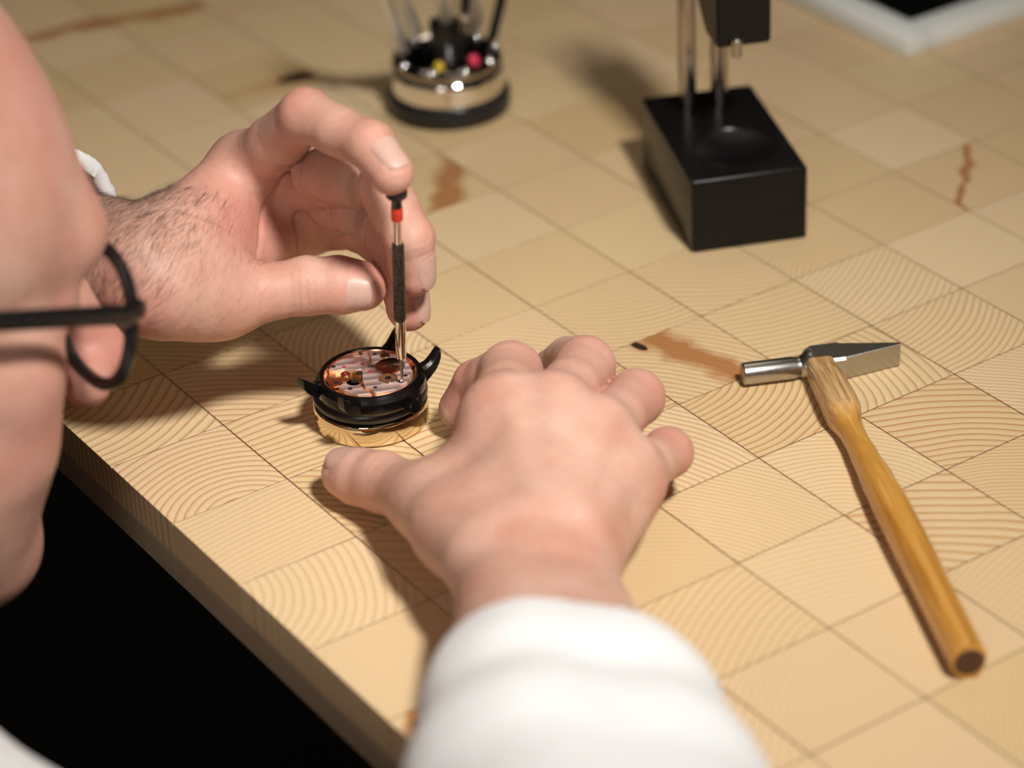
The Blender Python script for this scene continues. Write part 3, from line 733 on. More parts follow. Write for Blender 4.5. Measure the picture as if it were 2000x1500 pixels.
def crease(vol, D, c, axis, rad, w, amp, face=None):         # shallow groove across axis at c; face limits it to one side
    c = np.array(c, float); q = vol.sl(c, c, rad+2)
    if q is None: return
    X, Y, Zz = vol.xyz(q); x, y, z = X-c[0], Y-c[1], Zz-c[2]; axis = np.array(axis)/np.linalg.norm(axis)
    s = x*axis[0]+y*axis[1]+z*axis[2]; rr = np.sqrt(x*x+y*y+z*z)
    g = amp*np.exp(-(s/w)**2)*np.clip(1.3*(1-rr/rad), 0, 1)
    if face is not None:
        f = np.array(face)/np.linalg.norm(face); g = g*np.clip(.3+(x*f[0]+y*f[1]+z*f[2])/(.6*rad), 0, 1)
    D[q] = D[q]+g.astype(np.float32)
def nets(vol, D, smooth=6):
    ins = D < 0; nx, ny, nz = D.shape
    cnt = np.zeros((nx-1, ny-1, nz-1), np.int8)
    offs = [(i, j, k) for i in (0, 1) for j in (0, 1) for k in (0, 1)]
    for i, j, k in offs: cnt += ins[i:nx-1+i, j:ny-1+j, k:nz-1+k]
    act = (cnt > 0) & (cnt < 8); ci = np.argwhere(act)
    idx = np.full(act.shape, -1, np.int32); idx[act] = np.arange(len(ci))
    val = {o: D[ci[:, 0]+o[0], ci[:, 1]+o[1], ci[:, 2]+o[2]].astype(np.float64) for o in offs}
    acc = np.zeros((len(ci), 3)); num = np.zeros(len(ci))
    for o in offs:
        for a in range(3):
            if o[a]: continue
            o2 = list(o); o2[a] = 1; o2 = tuple(o2); v0, v1 = val[o], val[o2]; mk = (v0 < 0) != (v1 < 0)
            t = np.where(mk, v0/np.where(mk, v0-v1, 1), 0); pt = np.tile(np.array(o, float), (len(ci), 1)); pt[:, a] += t
            acc[mk] += pt[mk]; num[mk] += 1
    V = vol.lo+(ci+acc/num[:, None])*vol.h
    Q = []
    for a in range(3):
        b, c = (a+1) % 3, (a+2) % 3
        s0 = [slice(None)]*3; s1 = [slice(None)]*3; s0[a] = slice(0, -1); s1[a] = slice(1, None)
        x0, x1 = ins[tuple(s0)], ins[tuple(s1)]; e = np.argwhere(x0 != x1); fl = x0[e[:, 0], e[:, 1], e[:, 2]]
        ok = (e[:, b] > 0) & (e[:, c] > 0) & (e[:, b] < D.shape[b]-1) & (e[:, c] < D.shape[c]-1); e, fl = e[ok], fl[ok]
        def at(db, dc):
            f = e.copy(); f[:, b] -= db; f[:, c] -= dc; return idx[f[:, 0], f[:, 1], f[:, 2]]
        q = np.stack([at(1, 1), at(0, 1), at(0, 0), at(1, 0)], 1); q[~fl] = q[~fl][:, ::-1]; Q.append(q)
    Q = np.concatenate(Q); Q = Q[(Q >= 0).all(1)]
    E2 = np.concatenate([Q[:, [k, (k+1) % 4]] for k in range(4)])
    deg = np.bincount(E2.ravel(), minlength=len(V)).astype(float); deg[deg == 0] = 1
    for it in range(smooth):
        lam = 0.5 if it % 2 == 0 else -0.52
        S_ = np.stack([np.bincount(E2[:, 0], V[E2[:, 1], k], len(V))+np.bincount(E2[:, 1], V[E2[:, 0], k], len(V)) for k in range(3)], 1)/deg[:, None]
        V = V+lam*(S_-V)
    return V, Q
def to_mesh(name, parts):
    V, Q, o = [], [], 0
    for v, q in parts: V.append(v); Q.append(q+o); o += len(v)
    V = np.concatenate(V)/1000.0; Q = np.concatenate(Q)
    me = bpy.data.meshes.new(name); me.vertices.add(len(V)); me.vertices.foreach_set('co', V.astype(np.float32).ravel())
    me.loops.add(len(Q)*4); me.loops.foreach_set('vertex_index', Q.astype(np.int32).ravel())
    me.polygons.add(len(Q)); me.polygons.foreach_set('loop_start', np.arange(0, len(Q)*4, 4, dtype=np.int32)); me.polygons.foreach_set('loop_total', np.full(len(Q), 4, np.int32))
    me.polygons.foreach_set('use_smooth', np.ones(len(Q), bool)); me.update(); me.validate(); return me, V
mm = lambda p: np.array(p)*1000.0
RR, UU, FF = RM[0], -RM[1], -RM[2]                           # picture right, picture up, towards the camera
nrm = lambda v: np.array(v)/np.linalg.norm(v)
flush = []; nails = []
def finger(J, R, pad=0.9, palmar=None):
    """J joints MCP, PIP, DIP, tip (mm) with radii R -> tapered, padded finger"""
    pr = []
    for a, b, r1, r2 in zip(J, J[1:], R, R[1:]):
        m_ = a+(b-a)*.5; rm = (r1+r2)/2*.93
        pr += [cone(a, m_, r1, rm), cone(m_, b, rm, r2)]
    bend = nrm((J[0]+J[2])/2-J[1]) if palmar is None else nrm(palmar)
    for k, (a, b) in enumerate(zip(J, J[1:])):
        t = nrm(b-a); pd = nrm(bend-t*(bend@t)); rm = min(R[k], R[k+1])
        c = a+(b-a)*(.52 if k < 2 else .72); pr.append(cone(c-t*rm*.45+pd*rm*.26, c+t*rm*.45+pd*rm*.26, rm*.86*pad+.4, rm*.84*pad+.3))
    return pr

def hand(vol, palm, fingers, kp=9.0, kf=5.0):
    D0 = add(vol, vol.new(), palm, kp); R_ = D0.copy()
    for pr, kk in fingers:
        Df = add(vol, vol.new(), pr, 2.2); R_ = np.minimum(R_, smin(D0, Df, kk or kf))
    return R_

# ---------------- left hand, holding the screwdriver
LW = mm(T(292, 528, .937)); LE = mm((-0.205, -0.085, 0.040))
lm = dict(i=mm(T(478, 328, .966)), m=mm(T(520, 352, .984)), r=mm(T(562, 396, .999)), p=mm(T(600, 434, 1.011)))
LI = [lm['i'], mm(T(598, 226, .925)), mm(T(724, 284, .906)), mm(T(765, 336, .9005))]
LM = [lm['m'], mm(T(742, 352, .940)), mm(T(800, 466, .936)), mm(T(808, 536, .943))]
LR = [lm['r'], mm(T(728, 412, .964)), mm(T(784, 522, .954)), mm(T(799, 606, .961))]
LP = [lm['p'], mm(T(708, 446, .986)), mm(T(754, 488, .976)), mm(T(772, 530, .974))]
LT = [mm(T(335, 568, .931)), mm(T(438, 584, .946)), mm(T(600, 558, .949)), mm(T(708, 560, .949))]
lup = nrm(np.cross(lm['i']-LW, lm['p']-LW)); lup = lup if lup @ (-FF) > 0 else -lup     # dorsal side faces away
lrad = nrm(lm['i']-lm['p'])
def arm_two(W_, E_, lat, w0, w1, r0, r1): return [cone(W_+lat*w0*s, E_+lat*w1*s, r0, r1) for s in (-1, 1)]
llat = nrm(np.cross(nrm(LE-LW), lup))
palmL = arm_two(LW, LE, llat, 7, 14, 19.0, 34)
for k, r0, r1 in (('i', 12.5, 10.8), ('m', 13.5, 12), ('r', 13.5, 11.5), ('p', 14.0, 10.5)):
    base = LW+(lm[k]-LW)*.22
    palmL += [cone(base, lm[k], r0, r1)]
palmL += [cone(lm['i'], lm['m'], 10.5, 11), cone(lm['m'], lm['r'], 11, 11), cone(lm['r'], lm['p'], 10.5, 10)]
palmL += [cone(LW+(lm['p']-LW)*.35-lup*5, LW+(lm['p']-LW)*.8-lup*4, 13, 11.5)]                       # hypothenar
palmL += [cone(LT[0], LT[1], 16.5, 12.0), cone(LW+(lm['i']-LW)*.3, LT[1]*.6+LT[0]*.4, 14.5, 13.5),        # thenar
          cone(LT[0]*.45+LT[1]*.55, LW+(lm['i']-LW)*.62, 8.5, 9.5), cone(LT[1]*.8+LT[0]*.2, LW+(lm['i']-LW)*.78, 4.5, 7)]  # web of the thumb
fl = [(finger(LI, [10.8, 9.2, 8.1, 7.4]), 6), (finger(LM, [11.6, 9.4, 8.4, 7.6]), 5), (finger(LR, [11, 8.9, 8.0, 7.4]), 5), (finger(LP, [9.8, 7.9, 7.0, 6.4]), 5)]
th = [cone(LT[1], LT[1]*.45+LT[2]*.55, 11.8, 9.6), cone(LT[1]*.45+LT[2]*.55, LT[2], 9.6, 10.0), cone(LT[2], LT[2]*.4+LT[3]*.6, 10.0, 9.4), cone(LT[2]*.4+LT[3]*.6, LT[3], 9.4, 8.4)]
th += [cone(LT[2]*.45+LT[3]*.55+UU*2.2, LT[3]+UU*1.0, 8.4, 7.4)]
fl.append((th, 7))
fl[1][0].append(cone(mm(T(622, 338, .952)), mm(T(690, 352, .944)), 9.5, 9.5)); fl[2][0].append(cone(mm(T(650, 402, .972)), mm(T(702, 414, .962)), 8.8, 8.8)); fl[3][0].append(ball(mm(T(694, 446, .986)), 8.2))
allp = np.array(LI+LM+LR+LP+LT+[LW])
vl = Vol(np.minimum(allp.min(0)-24, LW+(LE-LW)*.30-20), np.maximum(allp.max(0)+24, LW+30), 0.85)
# keep the forearm inside the volume box
e30 = LW+(LE-LW)*.34; lo = np.minimum(allp.min(0)-22, e30-6); hi = np.maximum(allp.max(0)+22, e30+6)
vl = Vol(lo, hi, 0.85)
DL = hand(vl, palmL, fl)
for P, axis, fc, amp in ((LT[2], LT[3]-LT[1], FF-UU*.4, .55),):
    a = nrm(axis)
    for o_, am in ((-4.5, .35), (-2.2, .5), (0.3, .55), (2.6, .4)): crease(vl, DL, P+a*o_+nrm(fc)*8, axis, 11, .75, am)
for J in (LI, LM, LR):
    for k in (1, 2):
        a = nrm(J[k+1]-J[k-1]); bend = nrm((J[k-1]+J[k+1])/2-J[k]); crease(vl, DL, J[k]+bend*7, a, 9, .9, .75)
        for o_ in (-2, 0, 2): crease(vl, DL, J[k]-bend*8+a*o_, a, 8, .6, .3)
# palm lines
for q_, ax_, am, w2 in (((606, 322, .950), LM[1]-LM[0], 2.6, 1.6), ((712, 352, .938), LM[2]-LM[0], 2.4, 1.4), ((672, 404, .966), LR[1]-LR[0], 2.0, 1.4), ((738, 418, .958), LR[2]-LR[0], 2.0, 1.3), ((668, 450, .985), LP[1]-LP[0], 1.6, 1.2)):
    crease(vl, DL, mm(T(*q_)), ax_, 17, w2, am)
for q_, d_ in (((488, 405, .940), (.8, .6)), ((512, 440, .938), (.75, .65)), ((470, 440, .934), (.85, .5)), ((530, 400, .946), (.6, .8))):
    crease(vl, DL, mm(T(*q_)), RR*d_[0]*.6+UU*d_[1], 15, .9, .7)
pc = LW+(lm['m']-LW)*.62-lup*12
crease(vl, DL, (LT[0]+lm['i'])/2+FF*8, nrm(LT[1]-lm['i']), 26, 1.3, 1.1)
crease(vl, DL, pc, nrm(lm['i']-lm['p']), 22, 1.1, .9)
crease(vl, DL, LW+(lm['r']-LW)*.78-lup*12, nrm(lm['r']-LW), 24, 1.2, .9)
flush += [(LI[1]+UU*5, 10, .8), (LI[2], 9, .4), (LI[3], 9, .6), (LM[2]+RR*4, 9, .4), (LM[3], 9, .8), (LR[3], 9, 1), (LT[3], 12, .9), (LT[1]+FF*6, 12, .35), (lm['i'], 16, .3), ((LT[0]+lm['m'])/2, 26, .75), ((LT[1]+lm['m'])/2, 18, .8), ((LM[0]+LM[1])/2, 14, .7), ((LR[0]+LR[1])/2, 12, .8), ((LP[0]+LP[1])/2, 12, .8)]
nails += [(LT[2], LT[3], 9.0, FF*.95-UU*.32, .62, 1.0, .98), (LI[2], LI[3], 7.6, FF*.75+UU*.55+RR*.25, .35, 1.08, .9), (LM[2], LM[3], 7.7, RR*.72+FF*.6, .40, 1.05, .9), (LR[2], LR[3], 7.5, RR*.85+FF*.45, .40, 1.05, .9)]

# ---------------- right hand, resting on the bench
RW = mm(Z(1060, 1192, .026)); RE = mm((0.455, -0.068, 0.064))
rm_ = dict(i=mm(Z(985, 812, .0425)), m=mm(Z(1080, 806, .0440)), r=mm(Z(1166, 852, .0395)), p=mm(Z(1230, 932, .0290)))
RI = [rm_['i'], mm(Z(998, 728, .0340)), mm(Z(934, 752, .0215)), mm(Z(900, 796, .0110))]
RMd = [rm_['m'], mm(Z(1144, 714, .0350)), mm(Z(1112, 706, .0185)), mm(Z(1080, 722, .0095))]
RRg = [rm_['r'], mm(Z(1243, 776, .0300)), mm(Z(1222, 782, .0155)), mm(Z(1192, 798, .0090))]
RP = [rm_['p'], mm(Z(1304, 884, .0205)), mm(Z(1290, 900, .0110)), mm(Z(1262, 914, .0080))]
RT = [mm(Z(960, 1090, .0290)), mm(Z(850, 985, .0215)), mm(Z(748, 942, .0140)), mm(Z(676, 926, .0100))]
rup = nrm(np.cross(rm_['i']-RW, rm_['p']-RW)); rup = rup if rup[2] > 0 else -rup
rlat = nrm(np.cross(nrm(RE-RW), rup))
palmR = arm_two(RW, RE, rlat, 8.5, 14, 18.5, 36)
for k, r0, r1 in (('i', 15, 11.8), ('m', 14.5, 11.2), ('r', 14, 10.6), ('p', 14, 9.6)):
    palmR += [cone(RW+(rm_[k]-RW)*.2-rup*2, rm_[k]-rup*2, r0, r1)]
bk = {k: rm_[k]-nrm(rm_[k]-RW)*11-rup*2 for k in 'imrp'}
palmR += [cone(bk['i'], bk['m'], 11.5, 11.5), cone(bk['m'], bk['r'], 11, 11), cone(bk['r'], bk['p'], 10.5, 9.5)]
palmR += [ball(rm_[k]-rup*.4, r) for k, r in (('i', 11.2), ('m', 11.4), ('r', 10.6), ('p', 9.6))]
palmR += [cone(RT[0], RT[1], 16.0, 12.2), cone(RW+(rm_['i']-RW)*.32-rup*3, RT[1]*.6+RT[0]*.4, 13.5, 12.5), cone(RT[1]*.6+RT[0]*.4, RW+(rm_['i']-RW)*.66-rup*5, 8, 9)]
palmR += [cone(RT[1]*.9+RT[2]*.1, RW+(rm_['i']-RW)*.82-rup*7, 7, 8), cone(RT[1]*.7+RT[2]*.3, rm_['i']-rup*7, 5.5, 8)]
palmR += [cone(RW+(rm_['p']-RW)*.3-rup*9, rm_['p']-rup*9, 11, 7)]
tend = [cone(rm_[k]+rup*(9.6), RW+(rm_[k]-RW)*.38+rup*13.4, 2.9, 2.0) for k in 'imrp']
palmR += tend
fr_ = [(finger(RI, [12.2, 10.6, 8.8, 7.6]), 6), (finger(RMd, [11.0, 9.9, 8.6, 7.8]), 5), (finger(RRg, [10.4, 9.4, 8.2, 7.6]), 5), (finger(RP, [9.4, 8.3, 7.2, 6.6]), 5)]
tr = [cone(RT[1], RT[1]*.5+RT[2]*.5, 11.8, 9.8), cone(RT[1]*.5+RT[2]*.5, RT[2], 9.8, 10.2), cone(RT[2], RT[2]*.35+RT[3]*.65, 10.2, 9.6), cone(RT[2]*.35+RT[3]*.65, RT[3], 9.6, 8.4)]
fr_.append((tr, 8))
allr = np.array(RI+RMd+RRg+RP+RT+[RW]); e30 = RW+(RE-RW)*.26
vr = Vol(np.minimum(allr.min(0)-22, e30-6), np.maximum(allr.max(0)+22, e30+6), 1.0)
palmR += [cone(RT[0]*.55+RT[1]*.45, RW+(rm_['i']-RW)*.6-rup*1, 10.5, 11), cone(RT[1]*.85+RT[0]*.15-rup*0, RW+(rm_['i']-RW)*.9-rup*3, 7.5, 10)]
DR_ = hand(vr, palmR, fr_, 10.0)
for J in (RI, RMd, RRg, RP):
    a = nrm(J[2]-J[0]); bend = nrm((J[0]+J[2])/2-J[1])
    for o_ in (-3, -.5, 2): crease(vr, DR_, J[1]-bend*8.5+a*o_, a, 10, .8, .35)
a = nrm(RT[3]-RT[1])
for o_ in (-3, 0): crease(vr, DR_, RT[2]+a*o_+np.array([0, 0, 8.]), a, 11, .9, .28)
for k in range(3):
    J0 = [rm_['i'], rm_['m'], rm_['r'], rm_['p']]; c = (J0[k]+J0[k+1])/2+rup*10
    q = vr.sl(c, c, 14)
    continue; sub_d = ball(c+rup*9.5+(J0[k]-RW)*.02, 8.0); sub(vr, DR_, [sub_d], 9)
flush += [(RI[1], 11, .7), (RMd[1], 11, .9), (RRg[1], 11, .8), (RP[1], 11, .7), (rm_['i'], 12, .3), (rm_['m'], 13, .55), (rm_['r'], 12, .5), (rm_['p'], 12, .4), (RT[3], 10, .4), (RT[2], 11, .5), ((RMd[0]+RRg[1])/2, 12, .5), (RI[2], 12, .9), (RW+(rm_['p']-RW)*.4+rlat*5, 15, .5)]
nails += [(RT[2], RT[3], 9.4, np.array([0, 0, 1.])*.8+FF*.1-RR*.25+UU*.2, .55, 1.0, .95)]

# ---------------- head (local mm: x to his right, y forward, z up)
def hrot(yaw, pitch, roll):
    cy, sy, cp, sp, cr, sr = math.cos(yaw), math.sin(yaw), math.cos(pitch), math.sin(pitch), math.cos(roll), math.sin(roll)
    return np.array([[cy, -sy, 0], [sy, cy, 0], [0, 0, 1]]) @ np.array([[1, 0, 0], [0, cp, sp], [0, -sp, cp]]) @ np.array([[cr, 0, sr], [0, 1, 0], [-sr, 0, cr]])
HM = hrot(0.0, math.radians(16), math.radians(-5))
HO = mm(T(262, 608, .83))-HM @ np.array([70, 85, 20.])
hl = lambda x, y, z: HO+HM @ np.array([x, y, z], float)
H = [ell(hl(0, -9, 46), (77, 95, 84), HM), ell(hl(0, 36, 36), (62, 56, 50), HM), ell(hl(0, 42, -18), (55, 48, 66), HM)]
H += [cone(hl(s*50, 2, -48), hl(s*15, 66, -76), 17, 14) for s in (-1, 1)]
H += [cone(hl(s*56, 20, -10), hl(s*50, 4, -48), 18, 17) for s in (-1, 1)]
H += [ball(hl(s*43, 56, -8), 19) for s in (-1, 1)]+[cone(hl(s*35, 58, -36), hl(s*16, 66, -72), 20, 17) for s in (-1, 1)]+[cone(hl(s*46, 30, -40), hl(s*20, 58, -76), 18, 15) for s in (-1, 1)]
H += [cone(hl(-10, 73, -79), hl(10, 73, -79), 14, 14), cone(hl(-32, 80, 33), hl(32, 80, 33), 12, 12)]
H += [cone(hl(0, -18, -20), hl(0, -62, -120), 58, 60), cone(hl(0, 24, -52), hl(0, -16, -90), 36, 48)]
Hs = [ell(hl(s*32, 97, 13), (17, 13, 13), HM) for s in (-1, 1)]
H2 = [ell(hl(s*32, 72, 13), (13, 12.5, 12), HM) for s in (-1, 1)]
H2 += [cone(hl(0, 88, 22), hl(0, 110, -16), 7, 10), ball(hl(0, 113, -20), 11), ball(hl(-11, 104, -24), 8.5), ball(hl(11, 104, -24), 8.5)]
H2 += [cone(hl(-20, 81, -49), hl(0, 90, -47), 5, 6.5), cone(hl(20, 81, -49), hl(0, 90, -47), 5, 6.5), cone(hl(-18, 79, -58), hl(0, 87, -58), 5.5, 6.5), cone(hl(18, 79, -58), hl(0, 87, -58), 5.5, 6.5)]
ear = []
for s in (-1, 1):
    pts = [hl(s*(77+3*math.sin(t)), -6-15*math.cos(t)-4*math.sin(t), 6+29*math.sin(t)) for t in np.linspace(-1.5, 3.6, 12)]
    ear += [cone(a, b, 4, 4) for a, b in zip(pts, pts[1:])]+[ell(hl(s*73, -5, 4), (5, 13, 24), HM), ball(hl(s*76, 3, -24), 7)]
# ---------------- trunk and arms under the shirt
SR = mm((0.162, -0.172, -0.006)); SL = mm((-0.105, -0.172, -0.045)); NB = mm((0.055, -0.205, -0.010)); HP = mm((0.06, -0.34, -0.43))
body = [cone(NB, NB+(HP-NB)*.35, 75, 110), cone(NB+(HP-NB)*.3, HP, 112, 120), cone(NB, SR, 62, 54), cone(NB, SL, 62, 54), cone(SR, SR*.5+RE*.5+np.array([0, -12., -14.]), 50, 38), cone(SR*.5+RE*.5+np.array([0, -12., -14.]), RE, 38, 41), cone(SL, LE, 52, 42)]
# head mesh
hb = [hl(x, y, z) for x in (-95, 95) for y in (-115, 135) for z in (-125, 145)]
vh = Vol(np.min(hb, 0), np.max(hb, 0), 2.0)
DH = add(vh, vh.new(), H, 16); sub(vh, DH, Hs, 9); add(vh, DH, H2, 6); add(vh, DH, ear, 3)
sub(vh, DH, [cone(hl(-21, 91, -52.5), hl(21, 91, -52.5), .6, .6)], 3)
sub(vh, DH, [ball(hl(-6, 106, -32), 3), ball(hl(6, 106, -32), 3)], 2)
flush += [(hl(0, 112, -18), 22, 1), (hl(55, 70, -20), 26, .55), (hl(50, 60, 90), 35, .5), (hl(40, 75, 20), 25, .4), (hl(72, 20, 60), 30, .4), (hl(30, 80, -85), 20, .3)]
# coarse trunk and arms, hidden by the cloth
vb = Vol((-260, -480, -560), (560, 60, 130), 7.0)
DB = add(vb, vb.new(), body+arm_two(RW+(RE-RW)*.22, RE, rlat, 9, 12, 20, 36)+arm_two(LW+(LE-LW)*.30, LE, llat, 8, 12, 20, 34)+[cone(hl(0, -62, -120), NB, 58, 66)], 18)
pl_, pr_, ph_, pb_ = nets(vl, DL, 4), nets(vr, DR_, 6), nets(vh, DH, 8), nets(vb, DB, 6)
PB = np.array([0.06, -0.30, FLOOR])
person = empty('person', PB, 0, 'bald watchmaker in a white shirt and black glasses, bent over an open watch', 'person')
me, V = to_mesh('body', [pl_, pr_, ph_, pb_])
fa = np.zeros(len(V), np.float32)
for c, r, s in flush: fa = np.maximum(fa, s*np.exp(-(((V*1000-c)/r)**2).sum(1)).astype(np.float32))
at_ = me.attributes.new('flush', 'FLOAT', 'POINT'); at_.data.foreach_set('value', fa)
bodyo = link('body', me, M['skin'], person, False, loc=-PB); bodyo['label'] = 'bare head, forearms and hands with fair skin'
# fingernails
for (a, b, r, nd_, s0, s1, wd) in nails:
    t = nrm(b-a); n_ = nrm(nd_-t*(np.array(nd_) @ t)); l_ = np.cross(t, n_); Lg = np.linalg.norm(b-a)
    bm = bmesh.new(); g = []
    NU, NV = 9, 9
    for iv in range(NV):
        row = []
        for iu in range(NU):
            u_ = iu/(NU-1)*2-1; v_ = iv/(NV-1); end = 1-.10*u_*u_; beg = .10*u_*u_
            s = Lg*(s0+(s1*end-s0)*v_+beg*(1-v_)*.6)+ (r*.42*v_*(end) )
            rr = r*(1-.10*max(0, v_-.2)); over = max(0, s-Lg)
            rr = math.sqrt(max(rr*rr-over*over*.55, (.72*r)**2)); th_ = u_*math.radians(50)*wd*(1-.12*v_*v_)
            p = a+t*s+(n_*math.cos(th_)+l_*math.sin(th_))*(rr+.12+(.18 if abs(u_) < .9 else -.25))
            row.append(bm.verts.new(p/1000))
        g.append(row)
    for iv in range(NV-1):
        for iu in range(NU-1): bm.faces.new((g[iv][iu], g[iv][iu+1], g[iv+1][iu+1], g[iv+1][iu]))
    bmesh.ops.recalc_face_normals(bm, faces=bm.faces)
    if sum((f.normal.dot(Vector(n_)) for f in bm.faces)) < 0: bmesh.ops.reverse_faces(bm, faces=bm.faces)
    r_ = bmesh.ops.extrude_face_region(bm, geom=bm.faces[:]); 
    for v_ in [q for q in r_['geom'] if isinstance(q, bmesh.types.BMVert)]: v_.co += Vector(n_)*.00035
    obj('fingernail', bm, M['nail'], bodyo, sharp=60)
# hairs on the left wrist and forearm
vv, qq = pl_; ctr = vv[qq].mean(1); nn_ = np.cross(vv[qq[:, 2]]-vv[qq[:, 0]], vv[qq[:, 3]]-vv[qq[:, 1]]); nn_ /= np.linalg.norm(nn_, axis=1)[:, None]+1e-9
axd = nrm(LW-LE); along = (ctr-LW) @ axd
radial = ctr-LW-along[:, None]*axd; okh = (along < 34) & (along > -75) & (np.linalg.norm(radial, axis=1) < 31)
wgt = np.where(okh, np.clip((34-along)/34, .02, 1), 0)*np.clip(.35+(nn_ @ (lup*.6+nrm(lm['i']-lm['p'])*.7+FF*.5)), 0.0, 1.2)
wgt /= wgt.sum(); pick = rng.choice(len(ctr), 6500, p=wgt)
bm = bmesh.new()
for f in pick:
    p, n_ = ctr[f], nn_[f]; tg_ = UU*.75+RR*.45; d = nrm(nrm(tg_-n_*(tg_ @ n_))+n_*.25+rng.normal(0, .2, 3)); ln = rng.uniform(3.5, 8.5); cv = nrm(d-n_*.55)
    side = nrm(np.cross(d, n_)); q0, q1, q2 = p, p+d*ln*.5, p+d*ln*.5+cv*ln*.5
    w_ = .03
    a1, a2 = bm.verts.new((q0-side*w_)/1000), bm.verts.new((q0+side*w_)/1000); a3 = bm.verts.new((q0+n_*w_)/1000)
    b1, b2_, b3 = bm.verts.new((q1-side*w_*.8)/1000), bm.verts.new((q1+side*w_*.8)/1000), bm.verts.new((q1+n_*w_*.8)/1000); e_ = bm.verts.new(q2/1000)
    for x_, y_ in ((0, 1), (1, 2), (2, 0)):
        A_, B_ = (a1, a2, a3), (b1, b2_, b3); bm.faces.new((A_[x_], A_[y_], B_[y_], B_[x_])); bm.faces.new((B_[x_], B_[y_], e_))
tag(obj('arm_hair', bm, M['hair'], bodyo, sharp=0), kind='stuff')

# ---------------- shirt
def folds(vol, D, amp, sc, seed):
    X, Y, Zz = vol.ax[0][:, None, None], vol.ax[1][None, :, None], vol.ax[2][None, None, :]
    return D+amp*(np.sin(X*sc+1.3*np.sin(Y*sc*.7+seed))*np.sin(Y*sc*.8+1.1*np.sin(Zz*sc+seed*2))+.6*np.sin(Zz*sc*1.3+X*sc*.6+seed*3)).astype(np.float32)
def cut(vol, D, c, n_):
    X, Y, Zz = vol.ax[0][:, None, None], vol.ax[1][None, :, None], vol.ax[2][None, None, :]
    return np.maximum(D, (X-c[0])*n_[0]+(Y-c[1])*n_[1]+(Zz-c[2])*n_[2])
def sleeve(W_, E_, Sh, lat, s0, prof, h, tilt, seed, inner):
    d = E_-W_; P = lambda s, o: W_+d*s+lat*o
    pr = []
    for (sa, oa, wa, ra), (sb, ob, wb, rb) in zip(prof, prof[1:]):
        for sg in (-1, 1): pr.append(cone(P(sa, oa+sg*wa), P(sb, ob+sg*wb), ra, rb))
    lo = np.min([np.minimum(p[1], p[2])-max(p[3], p[4])-8 for p in pr], 0); hi = np.max([np.maximum(p[1], p[2])+max(p[3], p[4])+8 for p in pr], 0)
    v = Vol(lo, hi, h); D = add(v, v.new(), pr, 10); D = folds(v, D, 0.9, .055, seed)
    I = add(v, v.new(), [cone(P(s0-.15, prof[0][1]+sg*inner[0]), P(s0+.4, prof[0][1]+sg*inner[0]), inner[1], inner[1]+6) for sg in (-1, 1)], 6)
    D = np.maximum(D, -I); D = cut(v, D, P(s0, 0), nrm(-nrm(d)+tilt)); return nets(v, D, 8)
pr_s = sleeve(RW, RE, SR, rlat, .20, [(.04, 0, 9, 22.5), (.20, 0, 10.5, 24), (.28, 0, 13, 27.5), (.45, 0, 16, 31.5), (1.0, 0, 12, 44)], 2.0, np.array([0, 0, -.05]), 1.0, (8.5, 20.5))
pl_s = sleeve(LW, LE, SL, llat, .175, [(.06, 0, 9, 29), (.175, 0, 10, 31), (.40, 0, 12, 35), (1.0, 0, 12, 46)], 2.2, np.array([0, 0, 0.]), 2.0, (9, 27))
vt = Vol((-270, -500, -540), (590, 100, 150), 6.0)
shp = [(p[0], p[1], p[2], p[3]+8, p[4]+8) for p in body]+[cone(RE, RE+(RW-RE)*.25, 50, 46), cone(LE, LE+(LW-LE)*.25, 50, 46)]
DT = folds(vt, add(vt, vt.new(), shp, 30), 2.5, .03, 4.0)
nk = nrm(HO-NB)
DT = np.maximum(DT, -add(vt, vt.new(), [cone(NB+nk*30, HO, 60, 60)], 5))
me, _ = to_mesh('shirt', [pr_s, pl_s, nets(vt, DT, 8)])
link('shirt', me, M['shirt'], person, False, loc=-PB)['label'] = 'white cotton shirt with loose cuffs'
vk = Vol((-190, -520, -955), (310, 110, -380), 9.0)
legs = [cone(HP+np.array([-70, 0, 10]), HP+np.array([-90, 330, 0]), 85, 62), cone(HP+np.array([70, 0, 10]), HP+np.array([90, 330, 0]), 85, 62), cone(HP+np.array([-90, 330, 0]), (-40, 0, -905), 60, 45), cone(HP+np.array([90, 330, 0]), (165, 0, -905), 60, 45), cone(HP+np.array([-40, 0, 20]), HP+np.array([40, 0, 20]), 120, 120)]
me, _ = to_mesh('trousers', [nets(vk, add(vk, vk.new(), legs, 30), 6)])
link('trousers', me, M['trousers'], person, False, loc=-PB)

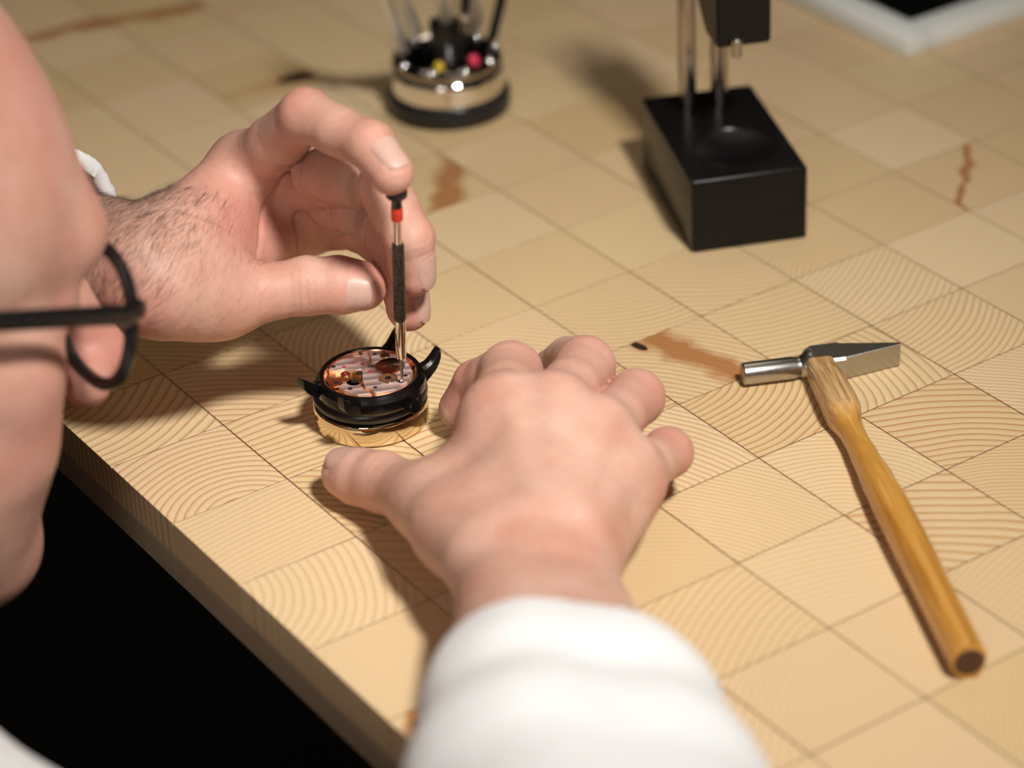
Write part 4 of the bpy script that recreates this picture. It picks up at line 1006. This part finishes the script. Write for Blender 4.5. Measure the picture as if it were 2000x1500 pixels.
# ---------------- glasses on his nose
gl = bpy.data.objects.new('glasses', None); COL.objects.link(gl); gl.empty_display_size = .01
tag(gl, 'black-rimmed glasses with clear lenses worn by the watchmaker', 'glasses')
gm = Matrix.Identity(4)
for r in range(3):
    for c in range(3): gm[r][c] = HM[r][c]
    gm[r][3] = HO[r]/1000
gl.matrix_world = gm
gy = .0925
fr_o = bmesh.new()
def rimpts(s, n=56, a=.0255, b=.0215):
    out = []
    for k in range(n):
        t = 2*PI*k/n; c, sn = math.cos(t), math.sin(t); x = a*math.copysign(abs(c)**.86, c); z = b*math.copysign(abs(sn)**.86, sn)
        x_ = s*.0345+x; out.append(Vector((x_, gy-.06*max(0, abs(x_)-.03), .008+z)))
    return out
for s in (-1, 1):
    pts = rimpts(s); bm = bmesh.new(); n = len(pts); rings = []
    for k in range(n):
        t = (pts[(k+1) % n]-pts[k-1]).normalized(); y = Vector((0, 1, 0)); x = t.cross(y).normalized()
        rings.append([bm.verts.new(pts[k]+x*.0022*math.cos(2*PI*q/8+.39)+y*.0022*math.sin(2*PI*q/8+.39)) for q in range(8)])
    for k in range(n):
        A_, B_ = rings[k], rings[(k+1) % n]
        for q in range(8): bm.faces.new((A_[q], A_[(q+1) % 8], B_[(q+1) % 8], B_[q]))
    obj('rim', bm, M['glasses'], gl)
    bm = bmesh.new(); vs_ = [bm.verts.new(p) for p in pts]; cv = bm.verts.new(sum(pts, Vector())/n)
    for k in range(n): bm.faces.new((vs_[k], vs_[(k+1) % n], cv))
    r_ = bmesh.ops.extrude_face_region(bm, geom=bm.faces[:])
    for v_ in [q for q in r_['geom'] if isinstance(q, bmesh.types.BMVert)]: v_.co.y -= .0012
    obj('lens', bm, M['lens'], gl)
    hx = s*.0695
    bm = bmesh.new(); tube(bm, [(s*.0580, gy-.0015, .0175), (s*.066, gy-.003, .0190), (s*.0715, gy-.010, .0195), (s*.073, .060, .0205), (s*.0775, .020, .0225), (s*.0800, -.002, .0235), (s*.0800, -.014, .019), (s*.079, -.027, .002)], .0016, 10, flat=.0033); obj('temple', bm, M['glasses'], gl)
bm = bmesh.new(); tube(bm, [(-.0105, gy-.001, .013), (-.005, gy+.003, .0165), (.005, gy+.003, .0165), (.0105, gy-.001, .013)], .0019, 10); obj('nose_bridge', bm, M['glasses'], gl)
